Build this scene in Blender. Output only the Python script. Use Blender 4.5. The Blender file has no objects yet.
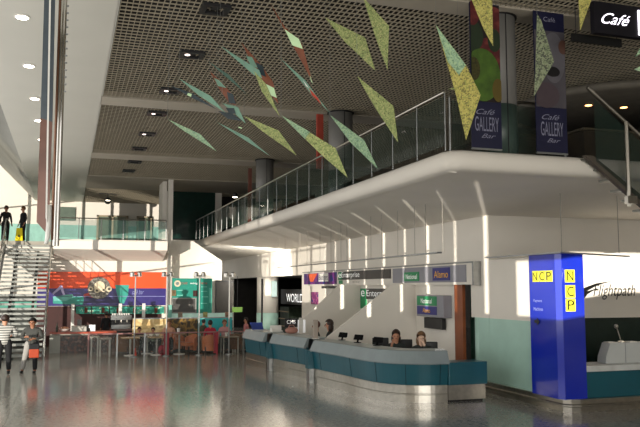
import bpy, bmesh, math, random
from mathutils import Vector, Matrix
random.seed(7)
S = bpy.context.scene
COL = S.collection
R = math.radians
# ------------------------------------------------------------------ camera model (metres, camera above the origin)
F, H, CX, CY, HY, VX = 760., 2.7, 320., 213.5, 287.5, 67.
PITCH = math.atan((HY-CY)/F)
YAW = math.atan((CX-VX)/(F/math.cos(PITCH)))
_cy, _sy, _cp, _sp = math.cos(YAW), math.sin(YAW), math.cos(PITCH), math.sin(PITCH)
RT = Vector((_cy, -_sy, 0)); FW = Vector((_sy*_cp, _cy*_cp, _sp)); UP = Vector((-_sy*_sp, -_cy*_sp, _cp))
CAM = Vector((0, 0, H))
def P(px, py, x=None, y=None, z=None, d=None):
    """measured point of the photograph on a real plane of the building"""
    r = FW + RT*((px-CX)/F) + UP*((CY-py)/F)
    if z is not None: t = (z-H)/r.z
    elif x is not None: t = x/r.x
    elif y is not None: t = y/r.y
    else: t = d
    return CAM + r*t
cd = bpy.data.cameras.new('camera'); cam = bpy.data.objects.new('camera', cd); COL.objects.link(cam)
cam.location = CAM; cam.rotation_euler = (R(90)+PITCH, 0, -YAW)
cd.sensor_width = 36; cd.lens = F/640*36; cd.clip_end = 500; cd.clip_start = .1
S.camera = cam
S.view_settings.view_transform = 'Standard'
S.view_settings.look = 'None'

# ------------------------------------------------------------------ materials
def lin(c):
    if isinstance(c, str): c = tuple(int(c[i:i+2], 16)/255 for i in (0, 2, 4))
    return tuple((v/12.92 if v <= .04045 else ((v+.055)/1.055)**2.4) for v in c)
MC = {}
def mat(name, c, rough=.6, metal=0, var=.12, scale=3., emit=0, spec=.5, bump=0):
    if name in MC: return MC[name]
    m = bpy.data.materials.new(name); m.use_nodes = True; MC[name] = m
    n = m.node_tree.nodes; l = m.node_tree.links; b = n['Principled BSDF']
    c = lin(c)
    tc = n.new('ShaderNodeTexCoord'); no = n.new('ShaderNodeTexNoise'); no.inputs['Scale'].default_value = scale
    no.inputs['Detail'].default_value = 3
    cr = n.new('ShaderNodeValToRGB'); l.new(tc.outputs['Object'], no.inputs['Vector']); l.new(no.outputs['Fac'], cr.inputs['Fac'])
    cr.color_ramp.elements[0].position = .3; cr.color_ramp.elements[1].position = .7
    cr.color_ramp.elements[0].color = tuple(v*(1-var) for v in c)+(1,)
    cr.color_ramp.elements[1].color = tuple(min(1, v*(1+var)) for v in c)+(1,)
    l.new(cr.outputs['Color'], b.inputs['Base Color'])
    b.inputs['Roughness'].default_value = rough; b.inputs['Metallic'].default_value = metal
    b.inputs['Specular IOR Level'].default_value = spec
    if emit:
        l.new(cr.outputs['Color'], b.inputs['Emission Color']); b.inputs['Emission Strength'].default_value = emit
    if bump:
        bp = n.new('ShaderNodeBump'); bp.inputs['Strength'].default_value = bump; l.new(no.outputs['Fac'], bp.inputs['Height']); l.new(bp.outputs['Normal'], b.inputs['Normal'])
    return m
def ramp_mat(name, stops, tex='noise', scale=5., rough=.6, metal=0, axis=None, const=True, emit=0, detail=2):
    if name in MC: return MC[name]
    m = bpy.data.materials.new(name); m.use_nodes = True; MC[name] = m
    n = m.node_tree.nodes; l = m.node_tree.links; b = n['Principled BSDF']
    tc = n.new('ShaderNodeTexCoord')
    if tex == 'noise':
        t = n.new('ShaderNodeTexNoise'); t.inputs['Detail'].default_value = detail; out = t.outputs['Fac']
    elif tex == 'voronoi':
        t = n.new('ShaderNodeTexVoronoi'); sp = n.new('ShaderNodeSeparateColor'); l.new(t.outputs['Color'], sp.inputs['Color']); out = sp.outputs['Red']
    else:
        t = n.new('ShaderNodeTexWave'); t.bands_direction = axis or 'Z'; out = t.outputs['Fac']
    t.inputs['Scale'].default_value = scale
    l.new(tc.outputs['Object'], t.inputs['Vector'])
    cr = n.new('ShaderNodeValToRGB'); l.new(out, cr.inputs['Fac'])
    if const: cr.color_ramp.interpolation = 'CONSTANT'
    e = cr.color_ramp.elements
    while len(e) < len(stops): e.new(.5)
    for i, (p, c) in enumerate(stops): e[i].position = p; e[i].color = lin(c)+(1,)
    l.new(cr.outputs['Color'], b.inputs['Base Color']); b.inputs['Roughness'].default_value = rough; b.inputs['Metallic'].default_value = metal
    if emit: l.new(cr.outputs['Color'], b.inputs['Emission Color']); b.inputs['Emission Strength'].default_value = emit
    return m
def glass_mat(name, c, alpha=.3, rough=.05):
    if name in MC: return MC[name]
    m = bpy.data.materials.new(name); m.use_nodes = True; MC[name] = m
    n = m.node_tree.nodes; l = m.node_tree.links; b = n['Principled BSDF']
    no = n.new('ShaderNodeTexNoise'); no.inputs['Scale'].default_value = .8
    cr = n.new('ShaderNodeValToRGB'); l.new(no.outputs['Fac'], cr.inputs['Fac']); c = lin(c)
    cr.color_ramp.elements[0].color = tuple(v*.8 for v in c)+(1,); cr.color_ramp.elements[1].color = tuple(min(1, v*1.2) for v in c)+(1,)
    l.new(cr.outputs['Color'], b.inputs['Base Color']); b.inputs['Roughness'].default_value = rough; b.inputs['Alpha'].default_value = alpha
    return m
WHITE = mat('white_plaster', 'e2dcd2', .75, var=.03, scale=.7)
CEILW = mat('white_ceiling_panel', 'cbc8bd', .55, var=.03, scale=.5)
BEAM = mat('beige_beam_paint', 'aaa192', .8, var=.03)
BLADE = mat('grid_blade_paint', '9c927e', .7, var=.05)
VOID = mat('ceiling_void', '1c1916', .95, var=.1)
GREENW = mat('pale_green_wall', 'a9cdc0', .35, var=.04)
DGREEN = mat('dark_green_panel', '24453f', .3, var=.1)
STEEL = mat('brushed_steel', 'b7b2a8', .28, 1, var=.1, scale=9)
STEELD = mat('dull_steel', '8f9190', .4, .8, var=.12, scale=6)
CHROME = mat('polished_steel', 'cfcdc8', .12, 1, var=.05)
TEAL = mat('teal_panel', '1b5663', .3, var=.1, scale=1.5)
HOOD = mat('grey_green_laminate', '859092', .45, var=.05)
BLACK = mat('black_plastic', '121214', .45, var=.15)
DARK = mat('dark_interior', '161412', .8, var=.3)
NAVY = mat('navy_banner', '0d0f33', .5, var=.1)
TXTW = mat('white_lettering', 'f0f0ee', .5, var=.02, emit=.25)
TXTB = mat('black_lettering', '0a0a0a', .5, var=.05)
WHITEP = mat('white_plastic', 'e8e6e0', .4, var=.03)
LAMPE = mat('lamp_glow', 'fff0d8', .5, var=.02, emit=14)
LAMPD = mat('lamp_warm_glow', 'ffb070', .5, var=.02, emit=6)
GLASS = glass_mat('green_tinted_glass', '7fb0a4', .22)
GLASSD = glass_mat('dim_green_glass', '2c3f38', .3)
GLASSC = glass_mat('clear_glass', '8a9490', .07)
# floor: polished terrazzo
def floor_mat():
    m = bpy.data.materials.new('polished_terrazzo'); m.use_nodes = True
    n = m.node_tree.nodes; l = m.node_tree.links; b = n['Principled BSDF']
    tc = n.new('ShaderNodeTexCoord')
    a = n.new('ShaderNodeTexNoise'); a.inputs['Scale'].default_value = 14; a.inputs['Detail'].default_value = 6
    c = n.new('ShaderNodeTexNoise'); c.inputs['Scale'].default_value = .25; c.inputs['Detail'].default_value = 3
    l.new(tc.outputs['Object'], a.inputs['Vector']); l.new(tc.outputs['Object'], c.inputs['Vector'])
    r1 = n.new('ShaderNodeValToRGB'); l.new(a.outputs['Fac'], r1.inputs['Fac'])
    r1.color_ramp.elements[0].position = .3; r1.color_ramp.elements[1].position = .72
    r1.color_ramp.elements[0].color = lin('86837a')+(1,); r1.color_ramp.elements[1].color = lin('b0ada2')+(1,)
    r2 = n.new('ShaderNodeValToRGB'); l.new(c.outputs['Fac'], r2.inputs['Fac'])
    r2.color_ramp.elements[0].position = .35; r2.color_ramp.elements[1].position = .65
    r2.color_ramp.elements[0].color = (.82, .82, .84, 1); r2.color_ramp.elements[1].color = (1, 1, 1, 1)
    mx = n.new('ShaderNodeMix'); mx.data_type = 'RGBA'; mx.blend_type = 'MULTIPLY'; mx.inputs['Factor'].default_value = 1
    l.new(r1.outputs['Color'], mx.inputs[6]); l.new(r2.outputs['Color'], mx.inputs[7])
    # slab joints
    br = n.new('ShaderNodeTexBrick'); br.offset = 0; br.inputs['Scale'].default_value = 1; br.inputs['Mortar Size'].default_value = .012
    br.inputs['Brick Width'].default_value = 3.; br.inputs['Row Height'].default_value = 3.
    br.inputs['Color1'].default_value = (1, 1, 1, 1); br.inputs['Color2'].default_value = (.95, .95, .95, 1); br.inputs['Mortar'].default_value = (.62, .62, .6, 1)
    l.new(tc.outputs['Object'], br.inputs['Vector'])
    m2 = n.new('ShaderNodeMix'); m2.data_type = 'RGBA'; m2.blend_type = 'MULTIPLY'; m2.inputs['Factor'].default_value = 1
    l.new(mx.outputs[2], m2.inputs[6]); l.new(br.outputs['Color'], m2.inputs[7])
    l.new(m2.outputs[2], b.inputs['Base Color'])
    r3 = n.new('ShaderNodeValToRGB'); l.new(c.outputs['Fac'], r3.inputs['Fac'])
    r3.color_ramp.elements[0].color = (.09, .09, .09, 1); r3.color_ramp.elements[1].color = (.19, .19, .19, 1)
    l.new(r3.outputs['Color'], b.inputs['Roughness'])
    b.inputs['Specular IOR Level'].default_value = .55
    return m
FLOOR = floor_mat()

# ------------------------------------------------------------------ mesh helpers
class MB:
    def __init__(s): s.bm = bmesh.new()
    def quad(s, *pts):
        s.bm.faces.new([s.bm.verts.new(Vector(p)) for p in pts]); return s
    def hexa(s, p):   # 8 points: bottom ring 0-3, top ring 4-7
        v = [s.bm.verts.new(Vector(q)) for q in p]
        for f in ((3, 2, 1, 0), (4, 5, 6, 7), (0, 1, 5, 4), (1, 2, 6, 5), (2, 3, 7, 6), (3, 0, 4, 7)): s.bm.faces.new([v[i] for i in f])
        return s
    def box(s, x0, x1, y0, y1, z0, z1):
        return s.hexa([(x0, y0, z0), (x1, y0, z0), (x1, y1, z0), (x0, y1, z0), (x0, y0, z1), (x1, y0, z1), (x1, y1, z1), (x0, y1, z1)])
    def bar(s, a, b, w, h):  # rectangular bar a->b, w horizontal width, h height
        a, b = Vector(a), Vector(b); t = (b-a).normalized()
        sd = t.cross(Vector((0, 0, 1)))
        sd = sd.normalized() if sd.length > 1e-4 else Vector((1, 0, 0))
        u = sd.cross(t).normalized(); sd = sd*w/2; u = u*h/2
        return s.hexa([a-sd-u, a+sd-u, b+sd-u, b-sd-u, a-sd+u, a+sd+u, b+sd+u, b-sd+u])
    def tube(s, pts, r, n=10, caps=True):
        pts = [Vector(p) for p in pts]; rings = []
        for i, p in enumerate(pts):
            t = (pts[min(i+1, len(pts)-1)]-pts[max(i-1, 0)]).normalized()
            a = t.cross(Vector((0, 0, 1)) if abs(t.z) < .9 else Vector((1, 0, 0))).normalized(); b = t.cross(a)
            rr = r[i] if isinstance(r, (list, tuple)) else r
            rings.append([s.bm.verts.new(p+a*math.cos(2*math.pi*k/n)*rr+b*math.sin(2*math.pi*k/n)*rr) for k in range(n)])
        for A, B in zip(rings, rings[1:]):
            for k in range(n): s.bm.faces.new((A[k], A[(k+1) % n], B[(k+1) % n], B[k]))
        if caps: s.bm.faces.new(rings[0]); s.bm.faces.new(rings[-1])
        return s
    def lathe(s, prof, n=20, c=(0, 0, 0)):
        c = Vector(c); rings = []
        for r, z in prof:
            rings.append([s.bm.verts.new(c+Vector((max(r, .0005)*math.cos(2*math.pi*k/n), max(r, .0005)*math.sin(2*math.pi*k/n), z))) for k in range(n)])
        for A, B in zip(rings, rings[1:]):
            for k in range(n): s.bm.faces.new((A[k], A[(k+1) % n], B[(k+1) % n], B[k]))
        s.bm.faces.new(rings[0]); s.bm.faces.new(rings[-1]); return s
    def prism(s, poly, off):   # planar polygon (3D points) extruded by vector off
        off = Vector(off); a = [s.bm.verts.new(Vector(p)) for p in poly]; b = [s.bm.verts.new(Vector(p)+off) for p in poly]
        s.bm.faces.new(a); s.bm.faces.new(b[::-1])
        for i in range(len(a)): j = (i+1) % len(a); s.bm.faces.new((a[i], b[i], b[j], a[j]))
        return s
    def ball(s, c, r, sc=(1, 1, 1), n=12):
        m = Matrix.Translation(Vector(c)) @ Matrix.Diagonal((r*sc[0], r*sc[1], r*sc[2], 1))
        bmesh.ops.create_uvsphere(s.bm, u_segments=n, v_segments=max(6, n//2+2), radius=1, matrix=m); return s
    def sweep(s, path, prof):  # path: list of (x,y,nx,ny) ; prof: list of (offset along n, z) ; closed section
        rings = [[s.bm.verts.new((x+nx*o, y+ny*o, z)) for o, z in prof] for x, y, nx, ny in path]
        k = len(prof)
        for A, B in zip(rings, rings[1:]):
            for i in range(k): s.bm.faces.new((A[i], A[(i+1) % k], B[(i+1) % k], B[i]))
        s.bm.faces.new(rings[0]); s.bm.faces.new(rings[-1]); return s
    def build(s, name, m, parent=None, smooth=False, bevel=0, world=False, keep=False):
        """world=True: points are in world metres, converted to the parent's frame.  A top-level mesh gets its origin at its base."""
        bmesh.ops.recalc_face_normals(s.bm, faces=s.bm.faces[:])
        me = bpy.data.meshes.new(name); s.bm.to_mesh(me); s.bm.free()
        o = bpy.data.objects.new(name, me); COL.objects.link(o); me.materials.append(m)
        if parent is not None:
            o.parent = parent
            if world: me.transform(Matrix.Translation(-wloc(parent)))
        elif not keep:
            cs = [v.co for v in me.vertices]
            c = Vector(((min(v.x for v in cs)+max(v.x for v in cs))/2, (min(v.y for v in cs)+max(v.y for v in cs))/2, min(v.z for v in cs)))
            me.transform(Matrix.Translation(-c)); o.location = c
        if smooth:
            for p in me.polygons: p.use_smooth = True
        if bevel:
            b = o.modifiers.new('bevel', 'BEVEL'); b.width = bevel; b.segments = 2; b.limit_method = 'ANGLE'
        return o
def wloc(o):
    v = Vector(o.location)
    while o.parent is not None: o = o.parent; v += Vector(o.location)
    return v
def tag(o, label=None, cat=None, group=None, kind=None):
    if label: o['label'] = label
    if cat: o['category'] = cat
    if group: o['group'] = group
    if kind: o['kind'] = kind
    return o
def thing(name, label, cat, loc=(0, 0, 0), rz=0, group=None):
    o = bpy.data.objects.new(name, None); COL.objects.link(o); o.location = loc; o.rotation_euler = (0, 0, rz)
    o.empty_display_size = .2
    return tag(o, label, cat, group)
def struct(o): o['kind'] = 'structure'; return o
def dup(root, loc, rz=0, label=None, group=None):
    r = root.copy(); COL.objects.link(r); r.location = loc; r.rotation_euler = (0, 0, rz)
    if label: r['label'] = label
    if group: r['group'] = group
    for ch in list(root.children):
        c = ch.copy(); COL.objects.link(c); c.parent = r
        for g in list(ch.children):
            d = g.copy(); COL.objects.link(d); d.parent = c
    return r
def text(body, m, parent, c, w, h, face='-Y', name='lettering', shear=0, thick=.006, world=True, squeeze=None):
    cu = bpy.data.curves.new('t', 'FONT'); cu.body = body; cu.extrude = 0; cu.shear = shear
    t = bpy.data.objects.new('t', cu); COL.objects.link(t)
    bpy.context.view_layer.update()
    me = bpy.data.meshes.new_from_object(t.evaluated_get(bpy.context.evaluated_depsgraph_get()))
    bpy.data.objects.remove(t)
    xs = [v.co.x for v in me.vertices]; ys = [v.co.y for v in me.vertices]
    x0, x1, y0, y1 = min(xs), max(xs), min(ys), max(ys)
    ax = {'-Y': (Vector((1, 0, 0)), Vector((0, -1, 0))), '-X': (Vector((0, -1, 0)), Vector((-1, 0, 0)))}[face]
    c = Vector(c)
    off = wloc(parent) if (parent is not None and world) else Vector((0, 0, 0))
    for v in me.vertices:
        u = ((v.co.x-x0)/(x1-x0)-.5)*w; q = ((v.co.y-y0)/(y1-y0)-.5)*h
        v.co = c+ax[0]*u+Vector((0, 0, q))+ax[1]*thick-off
    me.materials.clear(); me.materials.append(m)
    o = bpy.data.objects.new(name, me); COL.objects.link(o); o.parent = parent
    return o
def bx(name, m, parent, *a, bevel=0, world=True, smooth=False):
    return MB().box(*a).build(name, m, parent, bevel=bevel, world=world)
exec_parts = []
# ================================================================== SETTING
floor = struct(MB().box(-4.2, 26, -12, 62, -.3, 0).build('floor', FLOOR))
ZC = 8.0
# flat white ceiling strip along the left, and the sloping roof-light reveal beyond its edge
struct(MB().box(-2.0, .76, -9, 52, ZC, ZC+.12).build('ceiling', CEILW))
struct(MB().prism([(-2.0, -9, 8.0), (-4.2, -9, 10.2), (-4.2, -9, 10.35), (-2.0, -9, 8.15)], (0, 61, 0)).build('ceiling', mat('grey_reveal', '8f8d84', .6, var=.08)))
# open-cell grid ceiling: real crossing blades below a black void
PX, PY_ = .11, .2
def grid(y0, y1, x0=.8, x1=17.5):
    mb = MB(); z0, z1 = ZC+.01, ZC+.035; t = .0065
    x = x0
    while x < x1: mb.box(x-t, x+t, y0, y1, z0, z1); x += PX
    y = y0+PY_/2
    while y < y1: mb.box(x0, x1, y-t, y+t, z0, z1); y += PY_
    return struct(mb.build('ceiling', BLADE))
for a, b in ((9.5, 12.15), (12.75, 21.58), (22.54, 30.93), (32.15, 37.3), (42.0, 49.9)): grid(a, b)
struct(MB().box(.76, 26, -2, 50.2, ZC+.5, ZC+.6).build('ceiling', VOID))
for a, b in ((-2, 9.5), (12.15, 12.78), (21.58, 22.54), (30.93, 32.15), (37.3, 42.0)):
    struct(MB().box(.76, 26, a, b, ZC-.02, ZC+.14).build('trim_1', BEAM))
struct(MB().box(17.5, 26, 9.5, 50, ZC, ZC+.12).build('ceiling', VOID))
struct(MB().box(.75, .78, -2, 50, ZC-.0, ZC+.5).build('trim_2', CEILW))
# long wall behind the rental desks (opening of the shop between y 34.4 and 51, doorway 18.45-18.95)
def wallx(x, y0, y1, z0, z1, m=WHITE, th=.25, name='wall_right'): return struct(MB().box(x, x+th, y0, y1, z0, z1).build(name, m))
WX = 10.5
wallx(WX, 17.62, 54, 3.29, 4.9)
wallx(WX, 51, 54, 0, 3.29)
wallx(WX, 19.45, 34.4, 0, 3.29)
wallx(WX, 17.62, 18.55, 1.9, 3.29)
struct(MB().lathe([(.28, 0), (.28, 1.9)], 24, (WX+.26, 18.27, 0)).build('wall_right', GREENW, smooth=True))
wallx(WX, 17.62, 18.2, 0, 1.9, GREENW)
# doorway with green recess and timber jamb
dr = MB().box(11.0, 11.06, 18.3, 19.5, 0, 3.0).build('door_1', mat('door_green', '5f8f80', .4)); struct(dr)
jb = MB().box(WX-.03, WX+.06, 18.98, 19.45, 0, 2.83).build('door_jamb', mat('reddish_timber', '8a4a26', .45, var=.2, scale=2), dr, world=True)
bx('door_handle', STEEL, dr, 10.94, 11.0, 18.55, 18.62, 1.0, 1.14)
bx('door_header', WHITE, dr, WX+.02, WX+.6, 18.2, 19.5, 2.83, 3.29)
# return wall with dado, running toward the camera to the corner pillar
struct(MB().box(WX, WX+.22, 14.5, 17.6, 1.9, 3.42).build('wall_right', WHITE))
struct(MB().box(WX-.01, WX+.22, 14.5, 17.6, .2, 1.9).build('wall_right', GREENW))
# back wall of the counter bay
struct(MB().box(WX+.02, 26, 17.6, 17.85, 1.87, 4.7).build('wall_back', WHITE))
struct(MB().box(WX+.02, 26, 17.6, 17.85, 0, 1.87).build('wall_back', mat('dark_bay_glass', '20302b', .2, var=.15)))
struct(MB().box(25.8, 26, -10, 54, 0, 9).build('wall_far_right', mat('dim_wall', '6d675c', .8)))
# stainless kerb
kp = [(10.38, 17.75, -1, 0), (10.38, 14.42, -.8, -.3), (10.5, 14.28, -.3, -.8), (10.7, 14.24, 0, -1), (17, 14.24, 0, -1)]
kb = MB().sweep(kp, [(0, 0), (.0, .1), (.035, .12), (.035, .15), (0, .17), (0, .27), (-.12, .27), (-.12, 0)]).build('baseboard_right', STEEL); struct(kb)
# upper floor slab: bull-nosed edge and canted white soffit
ex = 6.5; ey = 12.2
path = [(ex, 41.0, -1, 0), (ex, ey+.35, -1, 0), (ex+.1, ey+.1, -.75, -.75), (ex+.35, ey, 0, -1), (9.15, ey, 0, -1), (26, ey, 0, -1)]
prof = []
for k in range(9):
    a = math.pi/2-math.pi*k/8*.92
    prof.append((-.12+.16*math.cos(a), 5.03+.19*math.sin(a)))
prof += [(-.3, 4.83), (-.5, 5.0), (-.4, 5.2)]
struct(MB().sweep(path, prof).build('trim_3', WHITE, smooth=True))
z0, z1 = 4.86, 4.6
mb = MB()
A = [(ex+.05, 41, z0), (ex+.05, ey+.4, z0), (ex+.4, ey+.05, z0), (26, ey+.05, z0)]
B = [(WX, 54, z1), (WX, 17.6, z1), (WX, 17.6, z1), (26, 17.6, z1)]
mb.quad(A[0], A[1], B[1], B[0]); mb.quad(A[1], A[2], B[1]); mb.quad(A[2], A[3], B[3], B[1])
struct(mb.build('ceiling', WHITE))
struct(MB().box(ex+.3, 26, ey+.3, 50, 5.08, 5.2).build('floor', mat('upper_floor', '4a443c', .4, var=.2)))
# upper-level back and side walls
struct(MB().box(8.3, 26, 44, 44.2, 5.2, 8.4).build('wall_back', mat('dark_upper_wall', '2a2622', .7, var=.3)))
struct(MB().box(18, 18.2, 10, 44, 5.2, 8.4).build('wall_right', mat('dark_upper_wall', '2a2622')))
# end wall of the side passage, its top raked under the soffit
e0, e1, e2 = P(168, 241, y=38.2), P(193, 241, y=38.2), P(222, 261, y=38.2)
struct(MB().prism([(e0.x-.3, 38.2, 0), (e2.x, 38.2, 0), (e2.x, 38.2, e2.z), (e1.x, 38.2, e1.z), (e0.x-.3, 38.2, e1.z)], (0, .2, 0)).build('wall_back', WHITE))
struct(MB().box(4.4, 4.6, 38.2, 39.8, 4.86, 8.0).build('wall_side', WHITE))
struct(MB().box(8.0, 10.7, 54, 54.2, 0, 5.0).build('wall_back', WHITE))
struct(MB().box(P(167.6, 250, y=37.45).x, P(172.2, 250, y=37.45).x, 37.45, 37.75, 0, 8.0).build('wall_pier', WHITE))
# dark upper window
w = MB().box(5.33, 7.75, 42.1, 42.15, 5.3, 8.0).build('window_1', mat('dark_green_glazing', '14332c', .15, var=.15)); struct(w)
bx('window_frame', WHITE, w, 4.66, 5.33, 42, 42.2, 5.2, 8.0)
bx('window_frame', WHITE, w, 7.75, 8.1, 42, 42.2, 5.2, 8.0)
bx('window_sill', WHITE, w, 4.66, 8.1, 41.9, 42.2, 5.12, 5.3)
# left part: upper landing, its fascia, soffit, back wall and doors
struct(MB().box(-4.2, 4.4, 38.0, 49.4, 4.6, 4.86).build('floor', mat('landing_floor', 'a19c90', .5)))
struct(MB().box(-.62, 4.4, 36, 38.2, 4.6, 4.86).build('floor', mat('landing_floor', 'a19c90', .5)))
struct(MB().prism([(-.62, 36, 4.87), (-.62, 35.96, 4.8), (-.62, 35.96, 4.42), (-.62, 37.8, 3.97), (-.62, 38.4, 3.97), (-.62, 38.4, 4.6)], (5.02, 0, 0)).build('trim_4', WHITE))
struct(MB().box(-4.2, 4.66, 37.85, 38.05, 0, 4.6).build('wall_back', WHITE))
struct(MB().box(-4.2, 6.2, 49.3, 49.5, 4.86, 10.5).build('wall_back', WHITE))
struct(MB().box(-4.2, 6.2, 49.25, 49.3, 4.86, 6.55).build('wall_back', mat('teal_dado', '8fbfb4', .4)))
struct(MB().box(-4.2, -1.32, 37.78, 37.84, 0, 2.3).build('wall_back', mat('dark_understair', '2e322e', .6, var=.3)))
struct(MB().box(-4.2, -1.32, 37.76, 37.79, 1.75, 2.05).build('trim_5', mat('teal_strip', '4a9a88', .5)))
for i, (a, b) in enumerate(((1.63, 3.54), (4.06, 5.0))):
    d = MB().box(a, b, 49.15, 49.24, 4.86, 7.2).build('door_%d' % (i+2), mat('green_grey_door', '54604f', .5)); struct(d)
    for q in ((a, a+.12), (b-.12, b)): bx('door_frame', mat('tan_frame', '9c9078', .5), d, q[0], q[1], 49.08, 49.2, 4.86, 7.2)
    bx('door_frame', mat('tan_frame', '9c9078', .5), d, a, b, 49.08, 49.2, 7.1, 7.2)
    if i == 0: bx('door_frame', mat('tan_frame', '9c9078', .5), d, (a+b)/2-.06, (a+b)/2+.06, 49.08, 49.2, 4.86, 7.2)
w = MB().box(-.73, .35, 49.2, 49.24, 6.8, 7.65).build('window_2', mat('dim_pane', '5d6a60', .2)); struct(w)
# unseen left wall: slots shaped to throw the sun strips, wide bays farther along
LX = -4.0
mb = MB()
slots = [-5.24+1.71*k for k in range(8)]
mb.box(LX-.05, LX, -6.6, slots[0]-.1, 0, 3.2)
for i, q in enumerate(slots):
    mb.box(LX-.05, LX, q+(.08 if i % 2 else .16), slots[i+1]-.1 if i+1 < len(slots) else 7.9, 0, 3.2)
mb.box(LX-.05, LX, -6.6, 8.0, 3.2, 10.2)
mb.box(LX-.05, LX, -9, -6.6, 1.35, 10.2)
mb.box(LX-.05, 26, -9.1, -9, 1.35, 10.2)  # solid panels and rear header added to keep sun off ceiling and slab edge
mb.box(LX-.05, LX, 35.6, 38.2, 4.9, 8.2)  # unseen panel added to stop people's shadows on the landing wall
struct(mb.build('unseen_slot_wall', WHITE))
mb = MB()
for yy, t in ((9.9, .12), (12.2, .1), (15.4, .12), (17.4, .12), (19.4, .45), (23.6, .12), (27.6, .2), (31.4, .12), (35, .12), (38.8, .12), (41.5, .12), (44, .12), (46.5, .12)):
    mb.box(LX-.12, LX, yy, yy+t, 0, 10.2)
for zz in (2.4, 7.4): mb.box(LX-.1, LX-.02, 8, 49.3, zz, zz+.08)
mb.box(LX-.1, LX-.02, 8, 31, 4.3, 10.2)  # solid head added above the bays to keep low sun off the ceiling
panes = MB().box(LX-.07, LX-.055, 8, 31, 0, 4.3).box(LX-.07, LX-.055, 31, 49.3, 0, 10).build('window_4', glass_mat('sun_dimming_pane', 'c0c8c4', .3)); struct(panes)  # tinted panes added to dim the sun through the far bays
gw = mb.build('window_3', mat('grey_mullion', '9ea19e', .5)); struct(gw)
# ================================================================== RENTAL DESKS
def norms(pts):
    out = []
    for i, p in enumerate(pts):
        a = Vector(pts[max(i-1, 0)]); b = Vector(pts[min(i+1, len(pts)-1)]); t = (b-a).normalized()
        out.append((p[0], p[1], t.y, -t.x))      # outward = left of travel when going toward the camera
    return [(x, y, nx, ny) for x, y, nx, ny in out]
def desk(label, pts, hpts=None):
    cx = sum(p[0] for p in pts)/len(pts)+.3; cy_ = sum(p[1] for p in pts)/len(pts)
    t = thing('reception_desk', label, 'desk', (cx, cy_, 0), group='rental desks')
    pa = norms(pts)
    MB().sweep(pa, [(0, 0), (0, .17), (.02, .18), (.02, .2), (0, .21), (0, .4), (-.06, .4), (-.06, 0)]).build('kick_plate', STEEL, t, world=True)
    MB().sweep(pa, [(-.01, .405), (.06, .93), (-.02, .93), (-.08, .405)]).build('front_panel', TEAL, t, world=True)
    MB().sweep(pa, [(.14, .9), (.15, .93), (.02, 1.2), (-.03, 1.215), (-.03, 1.17), (.0, .9)]).build('hood', HOOD, t, world=True)
    MB().sweep(pa, [(-.03, 1.18), (-.03, 1.215), (-.62, 1.215), (-.62, 1.18)]).build('worktop', mat('pale_worktop', 'a9b0ac', .4), t, world=True)
    for i in range(2, len(pa)-1, 8 if len(pa) > 20 else 2):
        x, y, nx, ny = pa[i]
        MB().tube([(x-nx*.004, y-ny*.004, .42), (x+nx*.062, y+ny*.062, .92)], .007, 5).build('panel_joint', mat('joint_dark', '0e3038', .5), t, world=True)
    MB().sweep(pa, [(-.5, 0), (-.5, 1.18), (-.56, 1.18), (-.56, 0)]).build('back_panel', HOOD, t, world=True)
    return t
main_pts = [(6.74, 20.85), (6.88, 19.9), (7.0, 19.04), (7.07, 18.3), (7.16, 17.66), (7.3, 17.2), (7.52, 16.85), (7.85, 16.6), (8.2, 16.47), (8.62, 16.42)]
def smooth_path(p, n=4):
    out = []
    for i in range(len(p)-1):
        a, b, c, d = [Vector(p[min(max(j, 0), len(p)-1)]) for j in (i-1, i, i+1, i+2)]
        for k in range(n):
            u = k/n; q = .5*((2*b)+(c-a)*u+(2*a-5*b+4*c-d)*u*u+(3*b-a-3*c+d)*u**3); out.append((q.x, q.y))
    return out+[p[-1]]
main_pts = smooth_path(main_pts)
d3 = desk('long curved rental desk nearest the blue corner pillar, teal front', main_pts)
def end_piece(t, p, q):   # pedestal closing the far end of a desk
    x, y = p
    MB().box(x-.12, x+.45, y, y+.28, 0, .4).build('end_plinth', STEELD, t, world=True)
    MB().box(x-.16, x+.45, y, y+.26, .4, .92).build('end_pedestal', TEAL, t, world=True)
end_piece(d3, (6.72, 20.88), 0)
text('people', TXTW, d3, P(440, 349.5, y=16.3), .24, .06, '-Y', name='small_lettering')
d2 = desk('middle rental desk with grey hood, angled between two others', [(6.42, 24.2), (6.58, 23.2), (6.73, 22.4), (6.83, 21.75)])
end_piece(d2, (6.42, 24.25), 0)
d1 = desk('farthest rental desk, beside the cafe barrier', [(6.15, 27.0), (6.2, 26.2), (6.27, 25.3), (6.33, 24.75)])
# low block continuing the main desk
lb = thing('low_counter', 'low teal and steel counter block beside the timber door jamb', 'counter', (9.13, 16.6, 0))
bx('steel_base', STEEL, lb, 8.63, 9.62, 16.4, 16.9, .05, .4)
bx('teal_panel', TEAL, lb, 8.63, 9.66, 16.36, 16.9, .4, .93, bevel=.01)
bx('plinth', BLACK, lb, 8.68, 9.58, 16.46, 16.88, 0, .05)
# wing screens with a raked top edge
def wing(y, a, b, label, x0):
    pa = P(*a, y=y); pb = P(*b, y=y); sl = (pb.z-pa.z)/(pb.x-pa.x)
    zt = 3.0; xt = pa.x+(zt-pa.z)/sl; zb = 1.0; xb = pa.x-(pa.z-zb)/sl
    o = MB().prism([(xb, y, zb), (xb, y, 0), (WX, y, 0), (WX, y, 2.8), (min(pa.x+(2.8-pa.z)/sl, WX), y, 2.8)], (0, .08, 0)).build('partition_screen', WHITE)
    return tag(o, label, 'partition', 'white raked screens')
wing(22.05, (340, 327), (392, 285), 'nearer white raked partition screen cutting across the small green and black sign', 0)
wing(26.8, (300, 322), (337, 287), 'farther white raked partition screen under the purple and orange sign', 0)
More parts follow.
